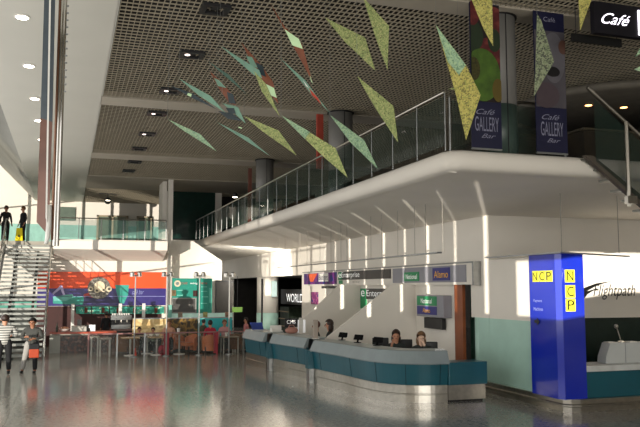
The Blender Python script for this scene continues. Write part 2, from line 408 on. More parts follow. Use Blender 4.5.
# ------------------------------------------------------------------ sign band
GREY = mat('grey_sign_face', '8a8a92', .5, var=.04)
CHAR = mat('charcoal_sign_face', '3b3836', .5, var=.05)
SGREEN = mat('sign_green', '1d8a55', .5, var=.05)
SBLUE = mat('sign_indigo', '2b2a78', .5, var=.05)
YEL = mat('sign_amber', 'e0a52a', .5, var=.05, emit=.1)
SX = 10.3
def yx(px): return P(px, 275, x=SX).y
band = thing('sign_fascia', 'long pale fascia box carrying the rental company signs', 'fascia', (SX+.1, 26, 2.78))
bx('box', WHITE, band, SX, WX, yx(472.5), yx(303), 2.78, 3.36)
MB().box(SX-.03, SX+.2, yx(473.5), yx(303)-0, 3.36, 3.40).build('top_rail', STEELD, band, world=True)
MB().box(SX-.03, WX+.1, yx(474.5), yx(473), 2.76, 3.4).build('end_cap', STEELD, band, world=True)
def signboard(label, px0, px1, z0, z1, m, dx=.03):
    y1, y0 = yx(px0), yx(px1)
    t = thing('company_sign', label, 'sign', (SX-dx, (y0+y1)/2, z0), group='signs on the fascia band')
    bx('panel', m, t, SX-dx, SX-.001, y0, y1, z0, z1)
    return t, y0, y1
PURP = ramp_mat('purple_orange_print', [(0, '3a1a5e'), (.46, '6a2377'), (.56, '2b2f7e'), (.62, '5a2a6a')], scale=1.1)
t, a, b = signboard('purple and orange sign with white lettering, first of the fascia', 304.5, 336.8, 2.84, 3.32, PURP)
ff = MB().prism([(SX-.04, yx(309), 3.3), (SX-.04, yx(318), 3.3), (SX-.04, yx(314), 2.95), (SX-.04, yx(311), 2.95)], (.005, 0, 0)).build('orange_facet', mat('print_orange', 'e8602a', .5), t, world=True)
bx('white_patch', WHITEP, t, SX-.045, SX-.03, yx(329), yx(319.5), 2.95, 3.3)
text('Budget', mat('navy_letter', '2a2350', .5), t, (SX-.045, yx(324.3), 3.1), (yx(319.8)-yx(328.8)), .3, '-X')
t, a, b = signboard('charcoal sign with white lettering and a green letter tile', 338.8, 391, 3.0, 3.32, CHAR)
text('Enterprise', TXTW, t, (SX-.04, (yx(343)+yx(360))/2, 3.16), yx(343)-yx(361), .26, '-X')
bx('green_tile', SGREEN, t, SX-.045, SX-.03, yx(342.6), yx(339.2), 3.02, 3.3)
text('e', TXTW, t, (SX-.05, yx(341), 3.16), .35, .16, '-X')
bx('green_tile', SGREEN, t, SX-.02, SX-.001, yx(342.6), yx(339.2), 2.84, 2.98)
text('rent-a-car', mat('grey_letter', '88867f', .5), t, (SX+.0, yx(356), 2.91), .8, .07, '-X')
t, a, b = signboard('grey fascia sign with one green and one indigo name plate', 393.5, 466.5, 2.85, 3.32, GREY)
g = bx('green_plate', SGREEN, t, SX-.05, SX-.03, P(420, 275, x=SX).y, P(405.5, 275, x=SX).y, 2.9, 3.18)
text('National', TXTW, g, (SX-.05, yx(412.8), 3.04), yx(407.5)-yx(418.5), .15, '-X')
g = bx('indigo_plate', SBLUE, t, SX-.05, SX-.03, yx(451), yx(434), 2.9, 3.27)
text('Alamo', YEL, g, (SX-.05, yx(442.5), 3.08), yx(435.5)-yx(449.5), .2, '-X')
# small wall signs
t = thing('company_sign', 'small green and black sign half hidden by the nearer raked screen', 'sign', (WX-.04, 25.3, 1.93))
bx('panel', CHAR, t, WX-.04, WX, 23.2, 26.75, 2.28, 2.66)
bx('green_panel', SGREEN, t, WX-.045, WX, 26.2, 26.75, 1.93, 2.66)
bx('white_strip', WHITEP, t, WX-.04, WX, 23.2, 25.9, 2.0, 2.28)
text('Enterprise', TXTW, t, (WX-.045, 24.95, 2.46), 2.3, .3, '-X')
text('e', TXTW, t, (WX-.05, 26.47, 2.48), .35, .22, '-X')
t = thing('light_box_sign', 'grey light box with stacked green and indigo plates on the wall', 'sign', (WX-.2, 20.6, 1.85))
bx('housing', GREY, t, WX-.28, WX, 19.65, 21.4, 1.83, 2.47, bevel=.02)
g = bx('green_plate', SGREEN, t, WX-.29, WX-.27, 20.05, 21.35, 2.17, 2.44)
text('National', TXTW, g, (WX-.295, 20.7, 2.3), .72, .14, '-X')
g = bx('indigo_plate', SBLUE, t, WX-.29, WX-.27, 20.05, 21.35, 1.9, 2.14)
text('Alamo', YEL, g, (WX-.295, 20.7, 2.02), .5, .13, '-X')
t = thing('wall_screen', 'black flat screen under the grey light box', 'screen', (WX-.1, 20.6, 1.5))
bx('case', BLACK, t, WX-.16, WX-.02, 20.0, 21.15, 1.48, 1.8, bevel=.01)
bx('bracket', STEELD, t, WX-.04, WX, 20.4, 20.8, 1.55, 1.7)
tag(bx('notice', ramp_mat('notice_print', [(0, '7a2a6a'), (.5, 'b05a8a'), (.6, '3a2a6e')], scale=4), None, WX-.03, WX-.005, 31.9, 32.9, 1.95, 2.5), 'small purple notice on the white wall under the fascia', 'notice')
tag(bx('notice_rail', BLACK, None, WX-.03, WX, 29.3, 31.4, 2.66, 2.76), 'thin black strip on the wall below the purple sign', 'rail')
# ------------------------------------------------------------------ suspended light rail over the desks and its drop wires
t = thing('suspended_rail', 'long thin suspended rail hanging above the rental desks', 'rail', (8.3, 24, 3.5))
MB().bar((8.3, 30.6, 3.52), (8.3, 16.1, 3.52), .12, .035).build('rail_profile', STEELD, t, world=True)
for px, py in ((278, 234), (285, 235), (300, 232), (307, 231), (320, 232), (331, 225), (341, 222), (347, 219), (371, 215), (382, 213), (398, 208), (415, 207), (426, 201), (443, 195)):
    yy = P(px, 260, x=8.3).y
    zt = 4.83
    w = MB().tube([(8.3, yy, 3.53), (8.3, yy, zt)], .006, 6).build('drop_wire', mat('wire_grey', '8a857c', .6), t, world=True)
    MB().lathe([(.07, 0), (.085, .02), (.04, .06), (.01, .07)], 12, (8.3, yy, zt-.06)).build('ceiling_rose', WHITEP, w, world=False)
    w.children[0].data.transform(Matrix.Translation(-wloc(t)))
# rail over the corner counter
t = thing('suspended_rail', 'short bent suspended rail over the blue corner pillar', 'rail', (10.4, 14.2, 3.45))
MB().bar((10.2, 17.2, 3.46), (10.22, 14.05, 3.46), .1, .03).build('rail_profile', STEELD, t, world=True)
MB().bar((10.2, 14.1, 3.46), (12.0, 14.1, 3.40), .1, .03).build('rail_profile', STEELD, t, world=True)
for x_, y_ in ((10.25, 14.12), (11.75, 14.1)):
    w = MB().tube([(x_, y_, 3.46), (x_, y_, 4.93)], .008, 6).build('drop_wire', mat('wire_grey', '8a857c'), t, world=True)
    MB().lathe([(.08, 0), (.1, .03), (.04, .07), (.01, .08)], 12, (x_, y_, 4.87)).build('ceiling_rose', WHITEP, w).data.transform(Matrix.Translation(-wloc(t)))
t = tag(MB().lathe([(.02, .08), (.16, .03), (.17, 0), (.02, -.01)], 16, tuple(P(633, 258, y=14.2))).build('pendant_lamp', mat('pendant_white', 'fffaf0', .4, emit=1.0)), 'small white dish lamp hanging beside the short rail', 'lamp')
tag(MB().box(13.05, 13.2, 17.54, 17.6, 3.36, 3.5).build('wall_box', mat('grey_box', '6c665c', .5)), 'small grey square box on the white bay wall', 'box')
# ------------------------------------------------------------------ blue corner pillar
BLUE = mat('gloss_blue', '1b2fae', .12, var=.05, scale=.8, spec=.8)
NY = mat('plate_yellow', 'ddd93a', .45, var=.03, emit=.1)
t = thing('advertising_pillar', 'glossy blue corner pillar with black on yellow letter tiles', 'pillar', (10.6, 14.9, .27))
MB().prism([(10.3, 15.46, .27), (10.27, 14.42, .27), (10.36, 14.3, .27), (10.93, 14.3, .27), (10.93, 15.46, .27)], (0, 0, 3.19)).build('casing', BLUE, t, world=True)
LX0 = 10.27
XT = P(570, 290, y=14.3).x
for k, ch in enumerate('NCP'):
    yy = P((535.5, 542.4, 549.3)[k], 274, x=LX0).y
    pl = MB().box(LX0-.012, LX0+.01, yy-.11, yy+.11, 2.83, 3.08).build('letter_tile', NY, t, world=True)
    text(ch, TXTB, pl, (LX0-.014, yy, 2.955), .17, .19, '-X', name='letter')
    zc = P(569.5, (276, 291.5, 305)[k], y=14.3).z
    pl = MB().box(XT-.125, XT+.125, 14.285, 14.31, zc-.14, zc+.14).build('letter_tile', NY, t, world=True)
    text(ch, TXTB, pl, (XT, 14.285, zc), .17, .21, '-Y', name='letter')
PT = mat('pale_blue_letter', '9fa8e0', .5)
text('Payment', PT, t, (LX0, P(538, 301, x=LX0).y, P(538, 301, x=LX0).z), .33, .075, '-X')
text('Machines', PT, t, (LX0, P(538.5, 309, x=LX0).y, P(538.5, 309, x=LX0).z), .36, .075, '-X')
q = P(537, 321.5, x=LX0)
MB().prism([(LX0-.008, q.y+.09, q.z+.035), (LX0-.008, q.y, q.z+.035), (LX0-.008, q.y, q.z+.09), (LX0-.008, q.y-.11, q.z), (LX0-.008, q.y, q.z-.09), (LX0-.008, q.y, q.z-.035), (LX0-.008, q.y+.09, q.z-.035)], (.006, 0, 0)).build('arrow', TXTB, t, world=True)
# ------------------------------------------------------------------ corner counter
t = thing('service_counter', 'teal fronted service counter with white top beside the blue pillar', 'counter', (12.5, 14.6, 0))
bx('front_panel', TEAL, t, 10.94, 16, 14.38, 14.5, .27, .86)
bx('counter_top', mat('white_worktop', 'c9cbc8', .35), t, 10.94, 16, 14.33, 15.1, .84, .97, bevel=.01)
bx('end_panel', TEAL, t, 10.94, 16, 14.95, 15.05, .0, .86)
a = P(604, 364, y=14.7); 
t = thing('desk_screen_housing', 'white chamfered housing standing on the teal service counter', 'housing', (12.7, 14.7, .97))
MB().prism([(11.70, 14.62, .97), (11.72, 14.62, 1.13), (11.85, 14.62, 1.43), (14.2, 14.62, 1.43), (14.2, 14.62, .97)], (0, .3, 0)).build('body', mat('white_housing', 'c5c8c6', .5, var=.03), t, world=True, bevel=.01)
bx('seam', GREY, t, 12.25, 12.26, 14.612, 14.625, .98, 1.42)
t = thing('desk_lamp', 'thin silver microphone lamp on the white housing', 'lamp', (12.3, 14.8, 1.43))
MB().tube([(12.3, 14.8, 1.43), (12.22, 14.8, 1.68), (12.18, 14.8, 1.78)], .012, 8).build('stem', STEEL, t, world=True)
MB().ball((12.17, 14.8, 1.8), .05).build('head', STEEL, t, world=True, smooth=True)
MB().lathe([(.09, 1.43), (.09, 1.45), (.02, 1.47)], 14, (12.3, 14.8, 0)).build('base', STEEL, t, world=True)
for k, (px, m) in enumerate(((609.5, 'd8d4cc'), (631, 'e0ddd5'))):
    q = P(px, 344, y=14.75)
    o = MB().box(q.x-.1, q.x+.1, 14.66, 14.84, 1.431, 1.455).build('paper_stack', mat('paper_%s' % m, m, .7), None, bevel=.004)
    tag(o, ('left stack of papers on the white housing', 'right stack of papers on the white housing')[k], 'papers')
t = thing('office_chair', 'dark office chair behind the teal service counter', 'chair', (11.35, 15.6, 0))
def office_chair(t, back=BLACK):
    MB().box(-.24, .24, -.22, .24, .44, .52).build('seat', back, t, bevel=.03)
    mb = MB(); pr = []
    for k in range(7):
        u = -1+k/3; pr.append((u*.23, .26+.05*(1-u*u), 0))
    mb.prism([(x, y, .68) for x, y, z in pr]+[(x, y-.05, .68) for x, y, z in pr[::-1]], (0, 0, .48)).build('backrest', back, t, bevel=.02)
    MB().tube([(0, .02, .45), (0, .02, .1)], .03, 8).build('gas_column', STEELD, t)
    mb = MB()
    for k in range(5):
        a = k*2*math.pi/5; mb.bar((0, .02, .1), (.28*math.cos(a), .02+.28*math.sin(a), .06), .04, .03)
        mb.ball((.28*math.cos(a), .02+.28*math.sin(a), .035), .033, n=8)
    mb.build('wheel_base', BLACK, t)
    MB().bar((0, .2, .46), (0, .28, .72), .05, .02).build('back_bar', STEELD, t)
office_chair(t)
# lettering and swoosh on the bay wall
sw = thing('wall_lettering', 'black script lettering with a swoosh on the white bay wall', 'sign', (14.2, 17.58, 2.3))
q = P(614.5, 292, y=17.58)
text('Flightpath', TXTB, sw, tuple(q), 1.42, .42, '-Y', shear=.35)
s1 = [P(a, b, y=17.57) for a, b in ((576, 296), (584, 288), (596, 283.5), (613, 281), (598, 285), (588, 290.5), (580, 299))]
MB().prism([tuple(v) for v in s1], (0, .01, 0)).build('swoosh', TXTB, sw, world=True)
s1 = [P(a, b, y=17.57) for a, b in ((576, 303), (585, 292), (598, 288), (588, 294), (579, 305))]
MB().prism([tuple(v) for v in s1], (0, .01, 0)).build('swoosh', TXTB, sw, world=True)
# ------------------------------------------------------------------ shop opening, column, lettering
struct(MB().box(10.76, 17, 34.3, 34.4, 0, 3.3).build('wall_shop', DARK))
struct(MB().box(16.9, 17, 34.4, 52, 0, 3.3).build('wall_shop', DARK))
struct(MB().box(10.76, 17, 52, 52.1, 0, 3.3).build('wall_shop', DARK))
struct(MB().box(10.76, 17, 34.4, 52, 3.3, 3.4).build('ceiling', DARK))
t = thing('round_column', 'white round column with green foot in the shop opening', 'column', (11.05, 43.0, 0))
MB().lathe([(.62, 1.25), (.62, 3.29)], 32).build('shaft', WHITE, t, smooth=True)
MB().lathe([(.63, 0), (.63, 1.25)], 32).build('dado', GREENW, t, smooth=True)
MB().box(-.5, -.4, -.5, -.47, .1, 3.2).build('joint', BLACK, t)
sg = thing('shop_sign', 'white capital lettering on the dark shop front behind the desks', 'sign', (12.0, 38, 1.9))
y0, y1 = P(303, 298, x=12).y, P(286.5, 298, x=12).y
bx('backing', mat('shop_black', '040405', .5), sg, 12.0, 12.1, y0-1.5, y1+1.2, 1.75, 2.6)
text('WORLD', mat('lit_white_letter', 'ffffff', .5, emit=.7), sg, (12.0, (y0+y1)/2, P(294, 298, x=12).z), y1-y0, .46, '-X')
for (x, y, z, sx, sy, sz, c, lb) in ((14, 40, .0, 1.2, 2.5, 1.3, '5a4030', 'brown display gondola left of the white lettering'), (14.5, 36.8, 0, 1.0, 1.8, 1.1, '6a3a2a', 'reddish display gondola in the dark shop'), (13.5, 46, 0, 1.2, 2, 1.5, '3c4a3a', 'greenish display gondola deep in the shop')):
    t = thing('display_unit', lb, 'display', (x, y, z), group='shop displays')
    MB().box(-sx/2, sx/2, -sy/2, sy/2, 0, sz).build('body', mat('disp_'+c, c, .6, var=.4, scale=6), t)
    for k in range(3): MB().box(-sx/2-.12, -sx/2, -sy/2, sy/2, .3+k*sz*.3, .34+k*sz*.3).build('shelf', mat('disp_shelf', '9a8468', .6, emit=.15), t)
hs = thing('hanging_sign', 'pale hanging banner beside the white round column', 'banner', (10.9, 41.4, 2.1))
h0, h1 = P(271.5, 297, y=42), P(277, 281, y=42)
bx('panel', mat('pale_banner', '9fb4b4', .5), hs, h0.x, h1.x, 42, 42.05, h0.z, h1.z)
MB().tube([((h0.x+h1.x)/2, 42.02, h1.z), ((h0.x+h1.x)/2, 42.02, 3.3)], .01, 6).build('hanger', STEELD, hs, world=True)
t = thing('shop_portal', 'dark framed shop portal between the teal boards and the column', 'portal', (7.5, 38, 0))
bx('panel', mat('portal_shade', '26231f', .7), t, 7.13, 7.93, 38, 38.1, 0, 3.0)  # dark sheet painted in place of the unlit opening behind
bx('frame', BLACK, t, 7.08, 7.13, 37.98, 38.1, 0, 3.03)
bx('header', BLACK, t, 7.08, 7.98, 37.98, 38.1, 3.0, 3.06)
gs = thing('exit_sign', 'lit green sign hanging in the dark shop opening', 'sign', (8.6, 39.8, 1.6))
q0, q1 = P(231.5, 307, y=40), P(241.5, 312, y=40)
bx('face', mat('lit_green', '54782a', .5, emit=.15), gs, q0.x, q1.x, 39.8, 39.85, q1.z, q0.z)
MB().tube([((q0.x+q1.x)/2, 39.82, q0.z), ((q0.x+q1.x)/2, 39.82, 3.3)], .015, 6).build('hanger', BLACK, gs, world=True)
# ================================================================== PEOPLE
SKIN = mat('skin', 'b98468', .55, var=.05); SKIND = mat('skin_tan', '9a6a50', .55, var=.05)
def skin_mesh(name, nodes, edges, m, parent, sub=2):
    """nodes: list of (x,y,z,r); the first is the root"""
    me = bpy.data.meshes.new(name); me.from_pydata([n[:3] for n in nodes], edges, [])
    o = bpy.data.objects.new(name, me); COL.objects.link(o); me.materials.append(m); o.parent = parent
    sk = o.modifiers.new('skin', 'SKIN'); sk.use_smooth_shade = True; sk.branch_smoothing = .3
    if not me.skin_vertices: me.skin_vertices.new(name='')
    for i, n in enumerate(nodes):
        v = me.skin_vertices[0].data[i]; r = n[3]; v.radius = (r if isinstance(r, tuple) else (r, r)); v.use_root = (i == 0)
    sb = o.modifiers.new('sub', 'SUBSURF'); sb.levels = sub; sb.render_levels = sub
    return o
V = Vector
def person(name, label, loc, rz, shirt, trouser, hair, skinm=SKIN, pose='stand', armL=None, armR=None, legs=None, head_turn=(0, 0), long_hair=False, group=None, sc=1., shoes=BLACK, legcols=None, wide=1.):
    """built facing +Y; x to the right of the figure"""
    t = thing(name, label, 'person', loc, rz, group); t.scale = (sc*wide, sc*wide, sc)
    hip = .95 if pose != 'sit' else .5
    pel = V((0, 0, hip)); tw = V((0, .03 if pose == 'sit' else 0, hip+.17)); ch = V((0, .02, hip+.36)); nk = V((0, .0, hip+.53)); 
    hx, hy = head_turn
    hb = V((0, .02, hip+.6)); hm = V((hx*.3, .035+hy*.2, hip+.69)); ht = V((hx*.5, .02+hy*.3, hip+.755))
    if legs is None:
        legs = {'stand': [((-.1, .0, .88), (-.11, .02, .5), (-.11, -.02, .09)), ((.1, 0, .88), (.12, .03, .5), (.13, .0, .09))],
                'sit': [((-.1, .08, .48), (-.13, .45, .5), (-.13, .42, .1)), ((.1, .08, .48), (.13, .45, .5), (.13, .42, .1))]}[pose]
    if armL is None: armL = ((-.25, -.02, hip+.2), (-.26, .08, hip-.03))
    if armR is None: armR = ((.25, -.02, hip+.2), (.26, .08, hip-.03))
    nodes = []; edges = []
    def add(p, r, prev=None):
        nodes.append((p[0], p[1], p[2], r))
        if prev is not None: edges.append((prev, len(nodes)-1))
        return len(nodes)-1
    a = add(pel, (.09, .07)); b = add(tw, (.08, .06), a); c = add(ch, (.09, .06), b); d = add(nk, (.055, .055), c)
    e = add(hb, (.065, .07), d); f = add(hm, (.085, .1), e); g = add(ht, (.07, .08), f)
    for s, arm in ((-1, armL), (1, armR)):
        sh = add((s*.175, 0, hip+.46), .04, c); el = add(arm[0], .036, sh); wr = add(arm[1], .028, el)
        dv = (V(arm[1])-V(arm[0])).normalized(); pm = V(arm[1])+dv*.07; pi = add(pm, (.035, .02), wr)
        sd = dv.cross(V((0, 1, 0)) if abs(dv.y) < .8 else V((1, 0, 0))).normalized()
        for k, ln in enumerate((.07, .085, .08, .06)):
            o_ = sd*((k-1.5)*.02); k1 = add(pm+o_+dv*.03, .0095, pi); add(pm+o_+dv*ln+V((0, .012, -.006)), .008, k1)
        add(V(arm[1])+dv*.045-sd*.05*s, .011, wr)
    for lg in legs:
        h_ = add(lg[0], .06, a); k_ = add(lg[1], .045, h_); an = add(lg[2], .04, k_); add((lg[2][0], lg[2][1]+.12, .03), .035, an)
    body = skin_mesh('body', nodes, edges, skinm, t)
    # shirt
    n2 = [(0, 0, hip-.1, (.16, .13)), tuple(tw)+((.14, .11),), tuple(ch)+((.185, .135),), (0, 0, hip+.575, (.075, .075))]
    e2 = [(0, 1), (1, 2), (2, 3)]
    for s, arm in ((-1, armL), (1, armR)):
        i = len(n2); n2 += [(s*.185, 0, hip+.455, .07), tuple(arm[0])+(.056,), tuple(V(arm[0]).lerp(V(arm[1]), .85))+(.042,)]
        e2 += [(2, i), (i, i+1), (i+1, i+2)]
    skin_mesh('shirt', n2, e2, shirt, t)
    tm = legcols or (trouser, trouser)
    for lg, m in zip(legs, tm):
        mid = V(lg[0]).lerp(V(lg[1]), .5)
        n3 = [(lg[0][0]*.6, lg[0][1]*.6-.0, max(lg[0][2], hip)+.12, .115), tuple(lg[0])+(.105,), tuple(mid)+(.09,), tuple(lg[1])+(.074,), (lg[2][0], lg[2][1], lg[2][2]+.0, .06)]
        skin_mesh('trouser_leg', n3, [(0, 1), (1, 2), (2, 3), (3, 4)], m, t)
        sp = lg[2]
        MB().ball((sp[0], sp[1]+.06, .045), .05, (.95, 2.5, .9)).build('shoe', shoes, t, smooth=True)
    # hair, eyes, mouth
    mb = MB(); mb.ball(hm+V((0, -.018, .045)), .118, (.9, 1.02, 1.0), 16)
    for v in list(mb.bm.verts):
        if v.co.y > hm.y+.035 and v.co.z < hm.z+.055: mb.bm.verts.remove(v)
    if long_hair: mb.ball(hm+V((0, -.06, -.07)), .115, (1.05, .65, 1.35), 14)
    mb.build('hair', hair, t, smooth=True)
    for s in (-1, 1):
        MB().ball(hm+V((s*.033, .092, .0)), .012, n=8).build('eye', BLACK, t, smooth=True)
    MB().ball(hm+V((0, .085, -.06)), .02, (1.2, .5, .35), 8).build('mouth', mat('lips', '8a3c38', .5), t, smooth=True)
    MB().ball(hm+V((0, .104, -.025)), .016, (.8, 1, 1.3), 8).build('nose', skinm, t, smooth=True)
    for s in (-1, 1): MB().ball(hm+V((s*.092, .0, -.01)), .025, (.4, .8, 1.2), 8).build('ear', skinm, t, smooth=True)
    return t
def wave_mat(name, c1, c2, sc):
    return ramp_mat(name, [(0, c1), (.5, c2)], tex='wave', scale=sc, axis='Z', rough=.8)
STRIPE = wave_mat('striped_knit', 'c9c8c2', '6c6e6c', 4.2)
HB = mat('dark_brown_hair', '2a1a12', .5); HK = mat('black_hair', '100c0a', .5); HG = mat('grey_hair', '8c8880', .6); HBL = mat('fair_brown_hair', '6a4c30', .5)
KHAKI = mat('dark_jacket', '3c3d3a', .8); NAV = mat('black_cloth', '15161a', .8); GREYT = mat('grey_trousers', '9a9894', .8)
# man with striped sweater, seen from behind, at the foot of the stairs
q = P(3, 373.5, z=0)
person('person', 'person in a grey and white striped sweater and dark trousers seen from behind', tuple(q), R(8), STRIPE, NAV, HB, pose='stand',
       armR=((.3, .02, 1.17), (.2, .22, 1.12)), sc=1.03, wide=1.2)
q = P(31, 373, z=0)
pw = person('person', 'person in a dark jacket facing the camera with an orange bag, before the stairs', tuple(q), R(168), KHAKI, GREYT, HK, skinm=SKIND,
       armL=((-.26, .05, 1.15), (-.1, .22, 1.12)), armR=((.27, .03, 1.14), (.1, .22, 1.18)),
       legs=[((-.1, 0, .88), (-.1, .05, .5), (-.1, .02, .09)), ((.1, 0, .88), (.17, .0, .5), (.24, -.06, .09))], legcols=(NAV, GREYT), sc=.97, wide=1.25)  # one leg made black: its shade is put into the cloth colour
bg_ = thing('shoulder_bag', 'orange and black bag held in front of the person by the stairs', 'bag', (q.x+.08, q.y-.3, .5))
MB().box(-.15, .15, -.05, .05, 0, .36).build('pouch', mat('orange_cloth', 'a83c18', .7), bg_, bevel=.03)
MB().box(-.155, .155, -.055, .055, .25, .44).build('flap', NAV, bg_, bevel=.03)
MB().tube([(-.13, 0, .4), (-.1, .06, .62), (.0, .1, .7), (.1, .06, .62), (.13, 0, .4)], .012, 6).build('strap', NAV, bg_)
# people at the stair head
person('person', 'person in a dark coat with a pale collar at the top left of the stairs', (P(5, 240, y=39.6).x, 39.6, 4.87), R(200), NAV, NAV, HK, skinm=SKIND)
person('person', 'person in black beside the yellow floor sign at the stair head', (P(22.5, 240, y=39.6).x, 39.6, 4.87), R(120), NAV, NAV, HBL)
# staff behind the rental desks
LILAC = mat('dark_green_blazer', '252b2a', .8)
def seated(px, y, rz, label, hair, shirt=LILAC, **k):
    x = P(px, 330, y=y).x
    t = person('person', label, (x, y, .08), rz, shirt, NAV, hair, pose='sit', sc=k.pop('sc', 1.12), **k)
    return t, x
t1, x1 = seated(396, 18.9, R(158), 'seated clerk with dark hair, right hand near the cheek, facing out', HB, long_hair=True, armR=((.22, .2, .62), (.1, .25, 1.0)))
t2, x2 = seated(421, 17.9, R(160), 'seated clerk with fair hair and a hand raised to the face', HBL, skinm=mat('pale_skin', 'd8b49c', .5), long_hair=True, armL=((-.2, .22, .8), (-.03, .16, 1.08)))
t3, x3 = seated(330, 23.2, R(60), 'clerk with brown hair bent over the desk beside the raked screen', HB, skinm=SKIN, long_hair=True, sc=1.2)
t4, x4 = seated(317, 24.6, R(80), 'clerk with reddish brown hair partly behind a white upright panel', mat('reddish_hair', '5a2a1a', .5), sc=1.12)
for (x, y, lab) in ((x1+.25, 18.75, 'black office chair right of the dark haired clerk'), (x2+.22, 17.7, 'black office chair under the fair haired clerk'), (P(383, 335, y=19.6).x, 19.6, 'empty black office chair left of the dark haired clerk')):
    t = thing('office_chair', lab, 'chair', (x, y+.1, 0), R(-15), 'office chairs behind the desk'); t.scale = (1, 1, 1.12)
    office_chair(t)
# things on the desks
def desk_monitor(px, py, y, label):
    q = P(px, py, y=y)
    t = thing('desk_monitor', label, 'monitor', (q.x, y, 1.216), R(-70), 'small monitors on the long desk'); t.scale = (.95, .95, .72); JET = mat('jet_plastic', '060607', .9, spec=.15)
    MB().lathe([(.11, 0), (.11, .015), (.02, .025)], 16).build('foot', JET, t)
    MB().bar((0, 0, .02), (0, .03, .16), .05, .03).build('neck', JET, t)
    MB().hexa([(-.19, .0, .1), (.19, .0, .1), (.15, .08, .12), (-.15, .08, .12), (-.19, .06, .3), (.19, .06, .3), (.15, .1, .28), (-.15, .1, .28)]).build('screen', JET, t, bevel=.01)
    return t
desk_monitor(342, 340, 20.5, 'small black monitor on the long desk, leftmost of the three')
desk_monitor(357.5, 341, 19.4, 'small black monitor on the long desk, middle of the three')
desk_monitor(377, 344, 18.3, 'small black monitor on the long desk, nearest the clerks')
for px, y, h_, lb in ((301, 24.0, .5, 'slim white upright panel standing at the middle desk end'), (315.5, 21.2, .55, 'slim beige upright panel at the start of the long desk')):
    q = P(px, 335, y=y)
    t = thing('display_stand', lb, 'stand', (q.x, y, 1.216))
    MB().box(-.07, .07, -.02, .02, 0, h_).build('panel', mat('stand_'+lb[5:10].strip(), 'dedcd4' if 'white' in lb else 'a89c90', .6), t, bevel=.005)
    MB().box(-.09, .09, -.08, .08, 0, .015).build('foot', WHITEP, t)
q = P(258, 334, y=26.2)
t = thing('desk_display', 'tilted blue leaflet display on the farthest desk', 'display', (q.x, 26.2, 1.216))
MB().hexa([(-.2, -.02, 0), (.2, -.02, 0), (.2, .0, 0), (-.2, .0, 0), (-.27, .1, .26), (.17, .1, .26), (.17, .12, .26), (-.27, .12, .26)]).build('board', mat('leaflet_blue', '2b3f8a', .5), t)
MB().box(-.22, .2, -.05, .12, 0, .012).build('foot', WHITEP, t)
q = P(282.5, 334, y=24.0)
t = thing('counter_sign', 'small black counter sign with white capitals behind the middle desk', 'sign', (7.05, 24.3, 1.216))
bx('panel', BLACK, t, 6.83, 7.27, 24.3, 24.33, 1.4, 1.68)
text('CMS', TXTW, t, (7.05, 24.3, 1.57), .3, .12, '-Y')
MB().tube([(7.05, 24.32, 1.216), (7.05, 24.32, 1.42)], .02, 8).build('stem', STEELD, t, world=True)
t = thing('counter_card', 'white card standing right of the small black counter sign', 'card', (7.4, 24.3, 1.216))
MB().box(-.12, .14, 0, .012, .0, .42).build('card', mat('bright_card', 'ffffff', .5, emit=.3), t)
MB().prism([(-.02, .012, 0), (-.02, .12, 0), (-.02, .012, .3)], (.03, 0, 0)).build('strut', WHITEP, t)
t = thing('document_tray', 'white document tray left of the small black counter sign', 'tray', (6.78, 25.2, 1.216))
MB().box(-.18, .22, -.1, .14, 0, .03).build('base', WHITEP, t); MB().box(-.18, .22, .12, .14, .03, .2).build('back', WHITEP, t)
MB().box(-.18, -.165, -.1, .12, .03, .12).build('side', WHITEP, t)
t = thing('handbag', 'pinkish brown bag lying on the middle desk', 'bag', (6.95, 23.9, 1.216))
MB().ball((0, 0, .1), .2, (1.1, .6, .55), 14).build('body', mat('pink_brown_leather', 'a8786a', .6), t, smooth=True)
MB().tube([(-.12, 0, .18), (-.06, 0, .27), (.06, 0, .27), (.12, 0, .18)], .012, 6).build('handle', mat('pink_brown_leather', 'a8786a'), t)
# ================================================================== BALUSTRADES
def glassrun(name, label, p0, p1, hgt, npan, glass, inset=.0, cat='balustrade', post_r=.02):
    p0, p1 = V(p0), V(p1); t = thing(name, label, cat, tuple((p0+p1)/2)); d = (p1-p0)/npan; u = d.normalized()
    for k in range(npan):
        a, b = p0+d*k+u*.04, p0+d*(k+1)-u*.04
        MB().bar(a+V((0, 0, hgt*.5+.02)), b+V((0, 0, hgt*.5+.02)), .015, hgt*.86).build('glass_panel', glass, t, world=True)
    for k in range(npan+1):
        a = p0+d*k; MB().tube([a, a+V((0, 0, hgt))], post_r, 8).build('post', STEELD, t, world=True)
    MB().tube([p0+V((0, 0, hgt+.02)), p1+V((0, 0, hgt+.02))], .028, 10).build('handrail', STEEL, t, world=True)
    return t
glassrun('glass_balustrade', 'long green glass balustrade along the upper gallery edge', (6.52, 40.9, 5.2), (6.52, 12.35, 5.2), 1.08, 24, GLASSD, post_r=.012)
glassrun('glass_balustrade', 'glass balustrade behind the banners on the gallery front', (6.75, 12.6, 5.2), (9.3, 12.6, 5.2), 1.08, 2, GLASSD)
glassrun('glass_balustrade', 'green glass balustrade of the landing above the orange sign', (-.55, 36.08, 4.87), (4.35, 36.08, 4.87), .95, 5, GLASS)
